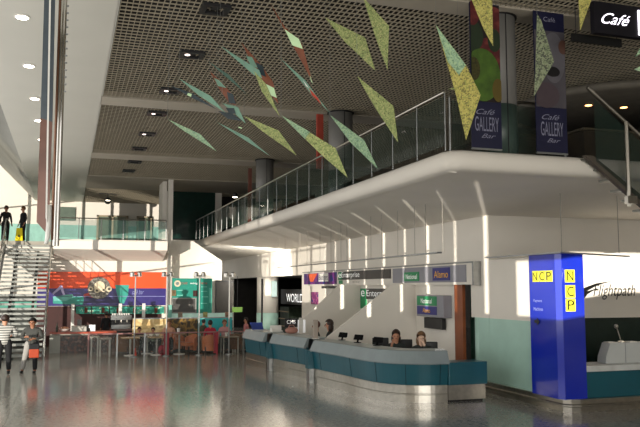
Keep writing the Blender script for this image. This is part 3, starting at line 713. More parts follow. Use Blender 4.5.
# ================================================================== STAIRS
st = thing('open_staircase', 'steel staircase with open risers rising to the landing at left', 'staircase', (-1.7, 34.6, 0))
N = 26; Y0, Y1, ZT = 30.9, 38.4, 4.86; XA, XB = -2.78, -.78
TRM = mat('grey_tread', '8f918c', .45, .3, var=.15, scale=5)
for k in range(N):
    f = (k+1)/N; y = Y0+(Y1-Y0)*k/N; z = ZT*f
    MB().box(XA+.06, XB-.06, y, y+.33, z-.085, z).build('tread', TRM, st, world=True)
for x in (XA, XB):
    MB().bar((x, Y0-.05, -.0+.1), (x, Y1, ZT-.05), .07, .24).build('stringer', STEELD, st, world=True)
for x in (XA+.55, XB-.55):
    MB().bar((x, Y0+.1, .0), (x, Y1, ZT-.22), .1, .16).build('under_beam', mat('dark_steel', '4a4c4a', .5, .5), st, world=True)
for x in (XA-.02, XB+.04):
    MB().tube([(x, Y0-.15, 0), (x, Y0-.15, 1.05), (x, Y1, ZT+1.05), (x, Y1+.3, ZT+1.05)], .03, 10).build('handrail', CHROME, st, world=True)
    for k in range(0, 14):
        f = k/13; y = Y0+(Y1-Y0)*f; z = ZT*f
        MB().tube([(x, y, z), (x, y, z+1.05+.0)], .017, 6).build('baluster', CHROME, st, world=True)
    for q_ in (.35, .7):
        MB().tube([(x, Y0, q_), (x, Y1, ZT+q_)], .012, 6).build('mid_rail', CHROME, st, world=True)
# hall newels at stair foot
t = thing('floor_sign', 'yellow folding wet floor sign at the head of the stairs', 'sign', (P(19, 240, y=38.9).x, 38.9, 4.87))
YS = mat('safety_yellow', 'e8d400', .5, emit=.1)
for s in (-1, 1):
    MB().hexa([(-.17, s*.16-.01, 0), (.17, s*.16-.01, 0), (.17, s*.16+.01, 0), (-.17, s*.16+.01, 0), (-.13, s*.02-.01, .66), (.13, s*.02-.01, .66), (.13, s*.02+.01, .66), (-.13, s*.02+.01, .66)]).build('leaf', YS, t)
MB().prism([(-.07, -.12, .22), (.07, -.12, .22), (0, -.1, .36)], (0, -.006, .0)).build('warning_mark', BLACK, t)
# hanging mast of mirrored fin and tubes
t = thing('hanging_mast', 'tall hanging mirrored fin with polished tubes at the left', 'sculpture', (-.45, 13.3, 3.6))
ym = 13.3
a = [P(*v, y=ym) for v in ((44.5, -12), (55.5, -12), (52.5, 122), (40.5, 118))]
MB().prism([tuple(v) for v in a], (0, .05, 0)).build('mirrored_fin_upper', mat('slate_mirror', '4a545c', .3, .3), t, world=True)
a = [P(*v, y=ym) for v in ((40.5, 118), (52.5, 122), (50.5, 170), (49, 236), (36.5, 222))]
MB().prism([tuple(v) for v in a], (0, .05, 0)).build('mirrored_fin', mat('brown_mirror', '6a4a40', .3, .3, var=.35, scale=1.2), t, world=True)
a = [P(*v, y=ym-.05) for v in ((49.3, -12), (51.2, -12), (47, 222), (45.4, 218))]
MB().prism([tuple(v) for v in a], (0, .03, 0)).build('edge_strip', WHITEP, t, world=True)
for px0, px1, r, m, pyb in ((58.3, 54.3, .028, CHROME, 246), (61.2, 57.3, .03, CHROME, 246), (56.2, 52, .024, mat('bronze_tube', '7a5a48', .2, .8), 240)):
    p_ = P(px1, pyb, y=ym+.06); MB().tube([p_, (p_.x, p_.y, 7.99)], r, 10).build('tube', m, t, world=True)
p_ = P(49, 205, y=ym+.02)
MB().tube([p_, P(48.6, 225, y=ym+.02), P(47.5, 238, y=ym), P(46, 244, y=ym-.02)], [.045, .045, .04, .03], 12).build('curved_foot', mat('pale_tube', 'dcdad4', .3), t, world=True, smooth=True)
for k in range(16):
    z = 6.0+.125*k; p_ = P(57.3, 246, y=ym+.06); MB().box(p_.x+.01, p_.x+.06, ym+.04, ym+.08, z, z+.02).build('rack_tooth', STEELD, t, world=True)
# right-hand stair leaving the gallery
t = thing('side_staircase', 'dark side staircase with glass going down beyond the right edge', 'staircase', (11.5, 12.0, 4.0))
DKS = mat('dark_stringer', '4e463d', .6)
MB().prism([(9.45, 11.95, 5.2), (9.25, 11.95, 5.2), (10.75, 11.95, 4.12), (12.6, 11.95, 2.8), (12.9, 11.95, 2.8), (12.9, 11.95, 2.95)], (0, .1, 0)).build('stringer', DKS, t, world=True)
for k in range(14):
    MB().box(9.35+k*.26, 9.35+k*.26+.3, 12.05, 12.35, 5.13-k*.187, 5.17-k*.187).build('tread', mat('dark_tread', '6a6a62', .4), t, world=True)
MB().tube([(9.35, 11.93, 6.52), (12.9, 11.93, 3.97)], .035, 10).build('handrail', STEEL, t, world=True)
for x_ in (10.2, 12.1):
    zb = 5.2-(x_-9.3)*.72-.3
    MB().tube([(x_, 11.9, zb), (x_, 11.9, zb+1.65)], .04, 10).build('post', STEEL, t, world=True)
    MB().box(x_-.06, x_+.16, 11.86, 11.96, zb+.05, zb+.2).build('bracket', STEEL, t, world=True)
MB().prism([(9.5, 11.93, 5.1), (12.8, 11.93, 2.75), (12.8, 11.93, 3.9), (9.5, 11.93, 6.3)], (0, .012, 0)).build('glass_panel', GLASSD, t, world=True)
# ================================================================== UPSTAIRS
def column(x, y, label, dado=False):
    t = thing('round_column', label, 'column', (x, y, 5.2), group='gallery columns')
    MB().lathe([(.37, 1.0), (.37, 2.78)], 32).build('shaft', mat('column_grey', '7e7c78', .5, var=.04), t, smooth=True)
    MB().lathe([(.375, 0), (.375, 1.0)], 32).build('dado', mat('column_green', '3c4c46', .4), t, smooth=True)
    MB().lathe([(.41, 2.76), (.41, 2.8)], 32).build('collar', BLACK, t)
    MB().box(-.02, .0, -.376, -.36, 0, 2.76).build('joint', BLACK, t)
    return t
column(7.68, 30.5, 'gallery column farthest from the camera'); column(7.75, 21.4, 'middle gallery column, above the long desk'); column(7.88, 12.75, 'gallery column between the two hanging banners')
tag(MB().box(7.1, 7.3, 21.7, 21.8, 6.3, 8.0).build('red_banner', mat('red_banner', 'a03a28', .6)), 'small red banner left of the middle gallery column', 'banner')
tag(MB().box(7.1, 7.25, 31, 31.08, 5.2, 7.7).build('red_banner', mat('brown_banner', '6a3a2c', .6)), 'narrow brownish banner left of the farthest gallery column', 'banner')
def banner(x0, x1, label):
    t = thing('hanging_banner', label, 'banner', ((x0+x1)/2, 12.15, 5.25))
    bx('cloth', NAVY, t, x0, x1, 12.14, 12.16, 5.24, 8.0)
    bx('bottom_bar', STEELD, t, x0, x1, 12.13, 12.17, 5.22, 5.25)
    xm = (x0+x1)/2
    text('Café', TXTD, t, (xm-.02, 12.135, 5.93), .4, .1, '-Y', shear=.5)
    text('GALLERY', TXTD, t, (xm, 12.135, 5.7), .5, .27, '-Y')
    text('Bar', TXTD, t, (xm+.03, 12.135, 5.48), .3, .08, '-Y', shear=.5)
    return t
TXTD = mat('banner_lettering', '85859a', .6)
b1 = banner(6.95, 7.58, 'navy café banner printed with kiwi and red fruit')
def disc(name, m, parent, cx, cz, rx, rz_, y, clipx=None, n=32):
    pts = []
    for k in range(n):
        x = cx+rx*math.cos(2*math.pi*k/n); z = cz+rz_*math.sin(2*math.pi*k/n)
        if clipx: x = min(max(x, clipx[0]), clipx[1])
        pts.append((x, y, z))
    return MB().prism(pts, (0, .003, 0)).build(name, m, parent, world=True)
cl = (6.96, 7.57)
REDF = ramp_mat('red_fruit', [(0, '2e0a0e'), (.5, '551418'), (.65, '74302c')], scale=6, const=False)
GRNF = mat('green_kiwi', '46641c', .6, var=.3, scale=6); GRND = mat('dark_green_fruit', '20301a', .6)
bx('print_ground', mat('print_dark', '1a0d0e', .6), b1, 6.96, 7.57, 12.13, 12.14, 6.12, 7.98)
disc('print_fruit', REDF, b1, 7.35, 7.0, .32, .35, 12.124, cl); disc('print_fruit', GRND, b1, 7.0, 7.35, .22, .3, 12.12, cl)
disc('print_fruit', REDF, b1, 7.45, 7.65, .25, .3, 12.118, cl); disc('print_fruit', REDF, b1, 7.0, 7.8, .15, .25, 12.118, cl); disc('print_fruit', GRND, b1, 7.45, 7.3, .14, .22, 12.112, cl)
disc('print_fruit', GRNF, b1, 7.18, 6.62, .38, .5, 12.106, cl); disc('print_fruit', mat('kiwi_core', '3d3a10', .6, var=.5, scale=20), b1, 7.0, 6.72, .13, .22, 12.1, cl)
disc('print_fruit', mat('orange_fruit', '5f5018', .6), b1, 7.5, 6.35, .12, .22, 12.1, cl)
b2 = banner(8.33, 9.02, 'navy café banner printed with a pouring jug')
bx('print_ground', mat('print_grey', '4c484e', .6, var=.15, scale=2), b2, 8.34, 9.01, 12.13, 12.14, 6.12, 7.62)
disc('print_jug', mat('jug_light', '5f5c62', .5), b2, 8.75, 7.1, .26, .5, 12.124, (8.34, 9.01)); disc('print_jug', BLACK, b2, 8.72, 6.82, .16, .1, 12.118, (8.34, 9.01))
disc('print_jug', mat('jug_mauve', '4a3e44', .5), b2, 8.55, 6.35, .3, .25, 12.112, (8.34, 9.01)); disc('print_hand', mat('hand_tone', '5a3e34', .5), b2, 8.96, 7.32, .1, .14, 12.11, (8.34, 9.01))
text('Café', TXTD, b2, (8.68, 12.135, 7.85), .26, .09, '-Y')
# illuminated café sign and menu board
t = thing('illuminated_sign', 'dark hanging box sign with glowing café script at top right', 'sign', (10, 11.3, 7.4))
q0 = P(594, 5, y=11.3); q1 = P(640, 38, y=11.3)
bx('box', mat('sign_box_dark', '0c0914', .5), t, q0.x, q1.x+.6, 11.3, 11.42, q1.z, 7.97)
qc = P(616, 19.5, y=11.3)
text('Café', mat('neon_white', 'f4ecff', .5, emit=2.5), t, (qc.x, 11.3, qc.z), .66, .21, '-Y', shear=.6)
bx('lit_panel', mat('neon_white', 'f4ecff'), t, P(638.5, 20, y=11.28).x, q1.x+.4, 11.28, 11.3, q1.z+.05, 7.9)
t = thing('menu_board', 'dark board with faint lines of text below the café sign', 'sign', (9.2, 11.6, 7.0))
q0 = P(572, 33, y=11.6); q1 = P(622, 47, y=11.6)
bx('board', mat('board_dark', '10100f', .5), t, q0.x, q1.x, 11.6, 11.64, q1.z, q0.z)
for x_ in (q0.x+.1, q1.x-.1): MB().tube([(x_, 11.62, q0.z), (x_, 11.62, 8.02)], .008, 6).build('hanger', BLACK, t, world=True)
# round dropped ceiling with warm spots
t = thing('round_ceiling_raft', 'round pale ceiling raft with warm spots in the dark café', 'ceiling raft', (14.2, 17, 7.5))
MB().lathe([(2.6, .0), (2.75, .08), (2.7, .2), (2.2, .25)], 40).build('raft', mat('raft_paint', '6d675c', .7), t, smooth=True)
for x_, y_ in ((-.2, -.6), (-1.25, -.5), (-1.3, 1.1), (.9, -.9)):
    MB().lathe([(.09, 0), (.09, -.01)], 14, (x_, y_, -.002)).build('spot', LAMPD, t)
# counters and furniture glimpsed upstairs
for k, (x, y, sx, sy, h_, c, lb) in enumerate(((9.6, 26, 1.2, 3.5, 1.2, '4a5a4c', 'greenish counter behind the gallery glass near the middle column'), (9.2, 33, 1.0, 3.0, 1.3, '6a5a48', 'brown counter behind the gallery glass near the far column'), (10.2, 17, 1.2, 3, 1.15, '4a4438', 'dark counter behind the gallery glass nearest the banners'), (8.4, 36.5, 1.2, 2, 1.4, '5a6a60', 'grey green cabinet at the far end of the gallery'), (12.2, 14.6, 2.4, .8, 1.1, '2c2416', 'amber café counter under the round ceiling raft'))):
    t = thing('gallery_counter', lb, 'counter', (x, y, 5.2))
    MB().box(-sx/2, sx/2, -sy/2, sy/2, 0, h_-.05).build('body', mat('gc_'+c, c, .6, var=.35, scale=3), t)
    MB().box(-sx/2-.05, sx/2+.05, -sy/2-.05, sy/2+.05, h_-.05, h_).build('top', mat('gc_top', '4a4436', .4), t)
t = thing('wall_spotlight', 'small bright spotlight beside the far gallery column', 'lamp', tuple(P(235, 197, y=34)))
MB().lathe([(.1, 0), (.1, -.02)], 12).build('lens', LAMPE, t); MB().lathe([(.12, .0), (.12, .14), (.05, .2)], 12).build('body', BLACK, t)
# ================================================================== CEILING FITTINGS
k = 0
names = ['nearest', 'second', 'third', 'fourth', 'fifth', 'sixth', 'seventh', 'eighth']
for i, (x, y, lit) in enumerate(((2.52, 13.97, 0), (2.54, 16.95, 1), (2.48, 20.34, 1), (2.44, 23.2, 1), (2.47, 26.47, 1), (2.46, 29.4, 0), (2.55, 32.6, 0), (2.5, 35.2, 0))):
    t = thing('recessed_ceiling_light', '%s square recessed light of the row in the dark grid, counted from the camera' % names[i], 'ceiling light', (x, y, 7.93), group='recessed lights in the grid')
    f = MB(); 
    for a in ((-.27, .27, -.25, -.17), (-.27, .27, .17, .25), (-.27, -.17, -.17, .17), (.17, .27, -.17, .17)): f.box(*a, .02, .08)
    f.build('frame', BLACK, t)
    MB().box(-.17, .17, -.17, .17, .3, .34).build('housing_top', BLACK, t)
    MB().lathe([(.09, .06), (.12, .24), (.1, .28)], 14).build('reflector', BLACK, t)
    if lit: MB().lathe([(.06, .03), (.06, .04)], 14, (-.1, 0, 0)).build('lens', mat('lens_glow', 'ffe8e0', .5, emit=(3)), t)
for i, (x, y) in enumerate(((-1.0, 15.6), (-1.03, 19.09), (-1.02, 22.43), (-1.03, 25.4), (-1.03, 28.7))):
    t = thing('downlight', '%s round downlight in the white ceiling strip, counted from the camera' % names[i], 'ceiling light', (x, y, 7.98), group='downlights in the white strip')
    MB().lathe([(.15, .0), (.15, .02), (.13, .03)], 18).build('trim_ring', WHITEP, t)
    MB().lathe([(.11, -.01), (.11, 0)], 18).build('lens', LAMPE, t)
t = thing('track_spotlight', 'black track spotlight hanging over the far landing', 'ceiling light', (2.05, 44.5, 7.6))
MB().ball((0, 0, 0), .2, (1, 1.2, 1)).build('head', BLACK, t, smooth=True); MB().lathe([(.11, -.0), (.11, .02)], 12, (0, -.22, -.02)).build('lens', LAMPE, t)
MB().tube([(0, 0, .1), (0, 0, .4)], .02, 6).build('stem', BLACK, t); MB().box(-.5, .5, -.04, .04, .38, .42).build('track', BLACK, t)
# ================================================================== SUSPENDED BLADES
YG = ramp_mat('speckled_yellow_green', [(0, '869358'), (.3, '9aa566'), (.55, '7c8a52'), (.75, '5c6238'), (.82, 'b0b074')], tex='voronoi', scale=60, rough=.4)
YO = ramp_mat('speckled_amber_green', [(0, 'a69c50'), (.3, 'b4aa5c'), (.6, '8f9048'), (.8, '6f6a38')], tex='voronoi', scale=60, rough=.4)
PG = ramp_mat('speckled_pale_green', [(0, '86a488'), (.4, '9ab68e'), (.75, '6a8a6c')], tex='voronoi', scale=60, rough=.35)
MG = mat('matt_sea_green', '749c88', .35, var=.15, scale=3)
BR = mat('rust_brown_facet', '7a4630', .25, var=.3, scale=4)
DB = mat('slate_blue_facet', '2c3a40', .2, var=.3)
WB = mat('white_green_facet', 'c8e8b8', .3, var=.1)
RD = mat('red_facet', 'b03a28', .3)
GD = mat('thin_dark_green', '4a6a5c', .3)
ST = ramp_mat('translucent_speckle', [(0, '7c8468'), (.4, '545c44'), (.6, '6a7658'), (.8, '3a3e34')], tex='voronoi', scale=50, rough=.4)
def blade(label, poly, dist, m, tilt=.25, extra=()):
    """flat kite-shaped blade; poly and facet corners measured in the photograph, laid on one tilted plane dist metres out"""
    n_ = len(poly); cxp = sum(p[0] for p in poly)/n_; cyp = sum(p[1] for p in poly)/n_
    c = P(cxp, cyp, d=dist)
    nrm = (CAM-c).normalized(); nrm = (nrm+V((-tilt, tilt*.4, .15))).normalized()
    def on(px, py, off=0):
        r = P(px, py, d=1)-CAM; tt = (c-CAM).dot(nrm)/r.dot(nrm); return CAM+r*tt+nrm*off
    pts = [on(*p) for p in poly]
    t = thing('glass_kite', label, 'sculpture', tuple(c), group='suspended glass blades')
    MB().prism([tuple(p) for p in pts], tuple(-nrm*.012)).build('glass_sheet', m, t, world=True)
    for q_, mm in extra:
        MB().prism([tuple(on(a, b, .006)) for a, b in q_], tuple(-nrm*.004)).build('facet', mm, t, world=True)
    top = max(pts, key=lambda p: p.z)
    if top.z < 7.9:
        MB().tube([top, (top.x, top.y, 8.03)], .0025, 4).build('suspension_wire', STEELD, t, world=True)
    return t
B_ = blade
B_('broad speckled blade near the top, left of the pair below the grey beam', [(325, 17.5), (365, 37.5), (375.5, 71), (345, 42)], 13.5, YG)
B_('upright speckled blade touching the top edge, right of the pair', [(363, -3), (389, 26), (387.5, 70), (375, 36)], 13.0, YG)
B_('largest amber and green blade just left of the fruit banner', [(436, 25), (466, 65), (480.5, 95), (466, 140), (456, 95)], 9.5, YO, extra=[([(436, 25), (466, 65), (459, 75), (448, 62)], PG)])
B_('speckled blade in front of the gallery handrail, tip above the middle column', [(357, 76), (393.5, 106), (398, 142.5), (376, 109)], 12.5, YG)
B_('long speckled blade reaching down over the gallery handrail', [(281, 115), (335.5, 148), (347.5, 177.5), (321, 154.5)], 11.5, YG, extra=[([(281, 115), (310, 132), (305, 139)], PG)])
B_('pale speckled blade in front of the middle gallery column', [(330, 115), (364, 140), (378, 169), (350, 142)], 13, PG)
B_('olive speckled blade ending above the far gallery column', [(244, 116), (278.6, 130.5), (297, 155.6), (262, 131)], 13, YG)
B_('pale green blade lowest at the left of the cluster', [(167.5, 119), (200, 134), (217, 151.6), (184, 131)], 13.5, PG)
B_('thin sea green blade pointing at the far gallery column', [(216, 121.6), (248, 137.5), (270, 156), (236, 134.5)], 14, MG)
B_('sea green blade at upper left of the cluster', [(179, 78.5), (210.6, 96), (225.6, 113), (198, 94.8)], 14, MG)
B_('long sea green blade crossing the middle of the cluster', [(220, 45.6), (259, 70), (262, 78), (254, 75)], 14, MG)
B_('narrow yellow green blade running down from the cluster centre', [(254, 71), (266, 84), (280, 117), (262, 92)], 13.6, YG)
B_('mirrored blade with rust and white facets in the cluster centre', [(241, 42), (262, 66), (273, 82), (278.5, 104), (266, 90), (252, 64)], 14.4, BR,
   extra=[([(246, 56), (252, 57), (258, 68), (251, 66)], MG), ([(256, 62), (263, 66), (266, 77), (259, 74)], DB), ([(266, 84), (274, 88), (277, 98), (270, 95)], WB)])
B_('short mirrored blade with green middle and slate tip', [(209.7, 71), (222, 82), (235, 98), (236, 105), (229, 103), (216, 84)], 14.6, BR,
   extra=[([(214, 78), (219, 80), (226.5, 88), (218, 86)], MG), ([(227, 92), (233, 94), (236, 104), (229, 103)], DB)])
B_('hair thin dark blade above the slate tipped one', [(208, 61), (229, 75), (247, 94.5), (226, 77)], 15, GD)
B_('thin dark brown blade at the far left of the cluster', [(169, 85), (192, 93), (218, 110), (190, 97)], 15, DB, extra=[([(188, 93), (192, 94), (191, 97), (187, 95)], WB)])
B_('broken green blade low in the cluster, just above the beam', [(222, 103), (238, 107), (246, 124), (233, 112)], 14.2, MG, extra=[([(226, 108), (234, 108), (236, 114), (229, 113)], DB)])
B_('slate blade with bright chips beneath the cluster', [(218, 111), (232, 113), (242, 121), (228, 119)], 14.8, DB, extra=[([(238, 126.5), (242, 127.5), (242, 129), (239, 128)], WB)])
B_('rust brown blade with pale green middle, upper centre', [(270, 3), (285, 27), (302, 44), (312.5, 82), (293, 46)], 13.2, BR,
   extra=[([(284.5, 29), (299, 39), (303, 49), (292.5, 45.5)], WB), ([(310, 75), (313, 84), (311, 81)], WB)])
B_('thin blade with a red stripe above the middle column', [(280, 58), (305, 80), (319, 99), (330, 113), (313, 96), (300, 80)], 13.4, MG, extra=[([(309, 88), (318, 98), (322, 105), (312, 95)], RD), ([(303, 80), (309, 88), (306, 86)], WHITEP)])
B_('amber blade hanging in front of the fruit banner at the top', [(466, -14), (492, -8), (493, 46), (484, 30)], 10.5, YO)
B_('translucent speckled blade in front of the jug banner', [(537, 14), (541, 20), (554, 61.5), (534, 96), (536, 50)], 10.8, ST)
B_('slim amber blade at the top between jug banner and café sign', [(578, -10), (594, -8), (580, 31)], 10.8, YO)
B_('small green blade cut by the right edge, upper', [(646, 38), (646, 50), (635, 57)], 10.5, PG)
B_('small green blade cut by the right edge, lower', [(634, 69.5), (648, 62), (648, 74)], 10.5, PG)
B_('tiny pale blade left of the largest amber blade', [(448, 89), (459, 86.5), (459, 90)], 12.5, YG)
# ================================================================== CAFÉ
OR = mat('sign_orange', 'e8501c', .4, var=.06, scale=1); PUR = mat('sign_violet', '2a1f6e', .35, var=.1, scale=1); TEL = mat('print_teal', '2f9a8c', .4, var=.1)
RED_WALL = mat('dark_red_wall', '3c1613', .6, var=.2)
YS_ = 37.75
def S_(px, py, y=YS_): return P(px, py, y=y)
t = thing('cafe_fascia_sign', 'long orange and violet café fascia with a round grey medallion', 'sign', (1.7, YS_, 1.85))
zs0, zs1, zm = 1.84, 3.44, 2.66
bx('upper_band', OR, t, -1.3, 4.60, YS_, YS_+.06, zm, zs1)
bx('lower_band', PUR, t, -1.3, 4.60, YS_, YS_+.06, zs0, zm)
def flat(name, m, pts, par, y=YS_-.004, th=.004):
    return MB().prism([(P(a, b, y=y).x, y, P(a, b, y=y).z) for a, b in pts], (0, th, 0)).build(name, m, par, world=True)
flat('print_patch', TEL, [(53, 296.5), (84, 296.5), (83, 305), (53, 303.5)], t)
flat('print_patch', mat('print_mint', '6cc0b8', .4), [(53, 297), (72, 294), (74, 297), (66, 301), (54, 301)], t, YS_-.008)
flat('print_patch', mat('print_lilac', 'b8b0e0', .4), [(52.5, 293), (61, 285), (62.5, 286), (65, 295), (63, 295), (60.5, 289), (53, 295)], t, YS_-.008)
flat('print_patch', TEL, [(115, 285), (129, 285), (128, 295), (124, 303.5), (119, 303)], t)
flat('print_patch', mat('print_red', 'b0352a', .4), [(84, 294), (92, 292), (97, 294), (97, 298), (83, 297)], t)
flat('print_patch', mat('print_deep', '1a1450', .4), [(86, 296), (100, 300), (114, 289), (120, 303), (84, 303)], t)
flat('print_line', mat('print_pale', '8a90c8', .4), [(53, 296.1), (165, 296.1), (165, 296.6), (53, 296.6)], t, YS_-.008)
text('café bar', mat('print_pale', '8a90c8'), t, tuple(P(138, 292, y=YS_-.01)), .55, .22, '-Y', shear=.4)
c = P(99, 288, y=YS_-.05)
MED = ramp_mat('mottled_medallion', [(0, '3f3c38'), (.42, '6a665e'), (.5, '98948a'), (.58, '5a564e')], scale=9, rough=.4, const=False)
def dsk(name, m, par, px, py, r, y, n=28):
    q = P(px, py, y=y)
    return MB().prism([(q.x+r*math.cos(2*math.pi*k/n), y, q.z+r*math.sin(2*math.pi*k/n)) for k in range(n)], (0, .03, 0)).build(name, m, par, world=True)
md = dsk('medallion', MED, t, 99, 288, .52, YS_-.05)
IV = mat('ivory_disc', 'd8ccb0', .5, var=.15, scale=8)
dsk('medallion_centre', IV, md, 99.5, 286.5, .25, YS_-.08).location = (0, 0, 0)
for a, b, r in ((90.7, 289, .11), (97, 290.5, .12), (109, 289, .13), (103.5, 290, .1)):
    dsk('medallion_ring', IV, md, a, b, r, YS_-.1); dsk('medallion_dot', mat('ring_core', '4a463e', .5), md, a, b, r*.5, YS_-.11)
# menu strip under the fascia
t = thing('menu_strip', 'row of teal menu boards hanging below the orange and violet fascia', 'sign', (3, 37.7, 1.5))
for a, b, nm in ((76, 91, 0), (92, 109, 1), (110, 121, 2), (122, 142, 3), (143, 164, 4)):
    p = flat('board', ramp_mat('teal_menu_print', [(0, '1f7a68'), (.5, '3aa590'), (.62, 'c8d8c0'), (.68, '2a8a74')], scale=5, rough=.5, emit=.12), [(a, 306.6), (b, 306.6), (b, 313.8), (a, 313.8)], t, 37.7, .03)
    flat('product_picture', mat('menu_picture', '6a3020', .6, var=.5, scale=9), [((a+b)/2+1, 307.5), ((a+b)/2+4, 307.5), ((a+b)/2+4, 313), ((a+b)/2+1, 313)], p, 37.68, .01)
struct(MB().box(-1.3, 4.38, 37.79, 37.845, 0, 1.82).build('wall_back', RED_WALL))
for px in (72.5, 143.5, 120):
    x = P(px, 320, y=36.9).x
    tag(MB().box(x-.07, x+.07, 36.85, 37, 0, 1.95).build('shop_post', WHITEP), {72.5: 'white square post at the left end of the café back counter', 143.5: 'pale post behind the yellow timber mural', 120: 'pale post behind the coffee machine'}[px], 'post')
# service counter
t = thing('cafe_counter', 'café counter with red top and brown mosaic front', 'counter', (.3, 34, 0))
MOS = ramp_mat('brown_mosaic', [(0, '2e1a14'), (.3, '5a3426'), (.5, '3c3430'), (.7, '6a5248'), (.85, '231815')], tex='voronoi', scale=14, rough=.4)
bx('front', MOS, t, -.2, 2.0, 33.6, 33.7, 0, .72); bx('end', mat('pale_counter_end', 'a9aaa2', .5), t, -.62, -.2, 33.55, 34.3, 0, .72)
bx('top', mat('red_laminate', 'b04a30', .35), t, -.62, 2.05, 33.5, 34.3, .78, .86, bevel=.01); bx('top_edge', mat('pale_counter_edge', '8d8a80', .5), t, -.6, 2.02, 33.53, 34.28, .72, .78)
t = thing('back_counter', 'long dark café bar behind the coffee machine', 'counter', (3.2, 35.5, 0))
bx('body', mat('bar_dark', '2a2220', .5), t, 2.1, 4.25, 35.2, 35.9, 0, .78); bx('top', mat('pink_brown_top', '8a6a62', .4), t, 2.05, 4.25, 35.15, 35.95, .78, .84)
# items on counters
def on_counter(name, label, cat, px, parts, y=33.85, z=.86, group=None):
    x = P(px, 328, y=y).x; t = thing(name, label, cat, (x, y, z), group=group)
    for nm, m, fn in parts: fn(MB()).build(nm, m, t, smooth=False)
    return t
on_counter('fruit_bowl', 'white bowl of peach coloured food at the left of the red counter', 'bowl', 64.5, [('bowl', WHITEP, lambda b: b.lathe([(.1, 0), (.22, .12), (.2, .13)], 16)), ('food', mat('peach', 'd89878', .6), lambda b: b.ball((0, 0, .13), .17, (1, 1, .5)))])
on_counter('bottle', 'dark bottle left of the white bowl', 'bottle', 57, [('glass', mat('bottle_dark', '4a5248', .3), lambda b: b.lathe([(.05, 0), (.05, .2), (.02, .28), (.02, .36)], 12))])
on_counter('cash_register', 'grey cash register on the red counter', 'register', 79, [('body', mat('till_grey', 'b8b6ae', .5), lambda b: b.hexa([(-.3, -.15, 0), (.3, -.15, 0), (.3, .2, 0), (-.3, .2, 0), (-.3, -.05, .2), (.3, -.05, .2), (.3, .2, .24), (-.3, .2, .24)])), ('screen', BLACK, lambda b: b.box(-.08, .1, -.02, .02, .24, .5))])
on_counter('cash_register', 'small dark till right of the grey register', 'register', 87.3, [('body', BLACK, lambda b: b.hexa([(-.12, -.1, 0), (.12, -.1, 0), (.12, .1, 0), (-.12, .1, 0), (-.1, -.02, .22), (.1, -.02, .22), (.1, .1, .26), (-.1, .1, .26)]))])
on_counter('price_card', 'tall bright white card at the right end of the red counter', 'card', 92.2, [('card', mat('bright_card', 'ffffff'), lambda b: b.box(-.13, .13, 0, .015, 0, .27)), ('foot', WHITEP, lambda b: b.box(-.1, .1, -.05, .05, -.0, .012))], y=33.8)
t = thing('coffee_machine', 'wide chrome and black espresso machine with cups on top', 'coffee machine', (P(121, 326, y=35.4).x, 35.5, .84))
MB().box(-.42, .42, -.2, .2, .02, .2).build('drip_tray', STEELD, t); MB().box(-.42, .42, .0, .22, .2, .5).build('body', BLACK, t); MB().box(-.45, .45, -.18, .24, .42, .62).build('head', mat('machine_chrome', '6a6a68', .25, .8), t)
for k in range(3): MB().tube([(-.25+.25*k, -.12, .42), (-.25+.25*k, -.12, .34), (-.25+.25*k, -.26, .33)], .025, 8).build('group_handle', STEEL, t)
for k in range(8):
    o = MB().lathe([(.03, 0), (.045, .08), (.04, .08)], 10, (t.location.x-.36+.1*k, 35.5, 1.462)).build('cup', WHITEP)
    tag(o, 'small white cup in the row on top of the espresso machine', 'cup', 'cups on the espresso machine')
for k, px in enumerate((145.5, 150.5, 157)):
    tag(MB().lathe([(.06, 0), (.1, .1), (.09, .1)], 12, (P(px, 331, y=32).x, 31.75, .745)).build('cup', WHITEP), ('left white cup on the café table by the timber mural', 'middle white cup on the café table by the timber mural', 'right white cup on the café table by the timber mural')[k], 'cup')
person('person', 'barista in black with back turned behind the café bar', (P(106, 330, y=36.4).x, 36.4, 0), R(20), NAV, NAV, HK, skinm=SKIND, sc=.9)
# mural screens behind the seats
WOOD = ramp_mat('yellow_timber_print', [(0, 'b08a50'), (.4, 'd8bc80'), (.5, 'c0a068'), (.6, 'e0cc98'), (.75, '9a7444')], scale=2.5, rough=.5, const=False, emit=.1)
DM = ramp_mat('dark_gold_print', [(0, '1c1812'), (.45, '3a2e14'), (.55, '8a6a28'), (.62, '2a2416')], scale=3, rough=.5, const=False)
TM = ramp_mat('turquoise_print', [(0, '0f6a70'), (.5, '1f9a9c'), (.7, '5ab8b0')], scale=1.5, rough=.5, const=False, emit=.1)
for px0, px1, m, lb in ((132.5, 166.5, WOOD, 'yellow timber print screen behind the café tables'), (167.5, 197.5, DM, 'dark and gold print screen in the middle of the café seating'), (198, 232, TM, 'turquoise print screen at the right of the café seating')):
    x0, x1 = P(px0, 330, y=33).x, P(px1, 330, y=33).x
    t = thing('mural_screen', lb, 'screen', ((x0+x1)/2, 33, 0), group='print screens behind the seats')
    bx('print_panel', m, t, x0, x1, 33, 33.05, .62, 1.38); bx('base_panel', mat('screen_base', '2a2624', .6), t, x0, x1, 33, 33.05, 0, .62)
    bx('top_rail', STEELD, t, x0, x1, 32.98, 33.07, 1.38, 1.42)
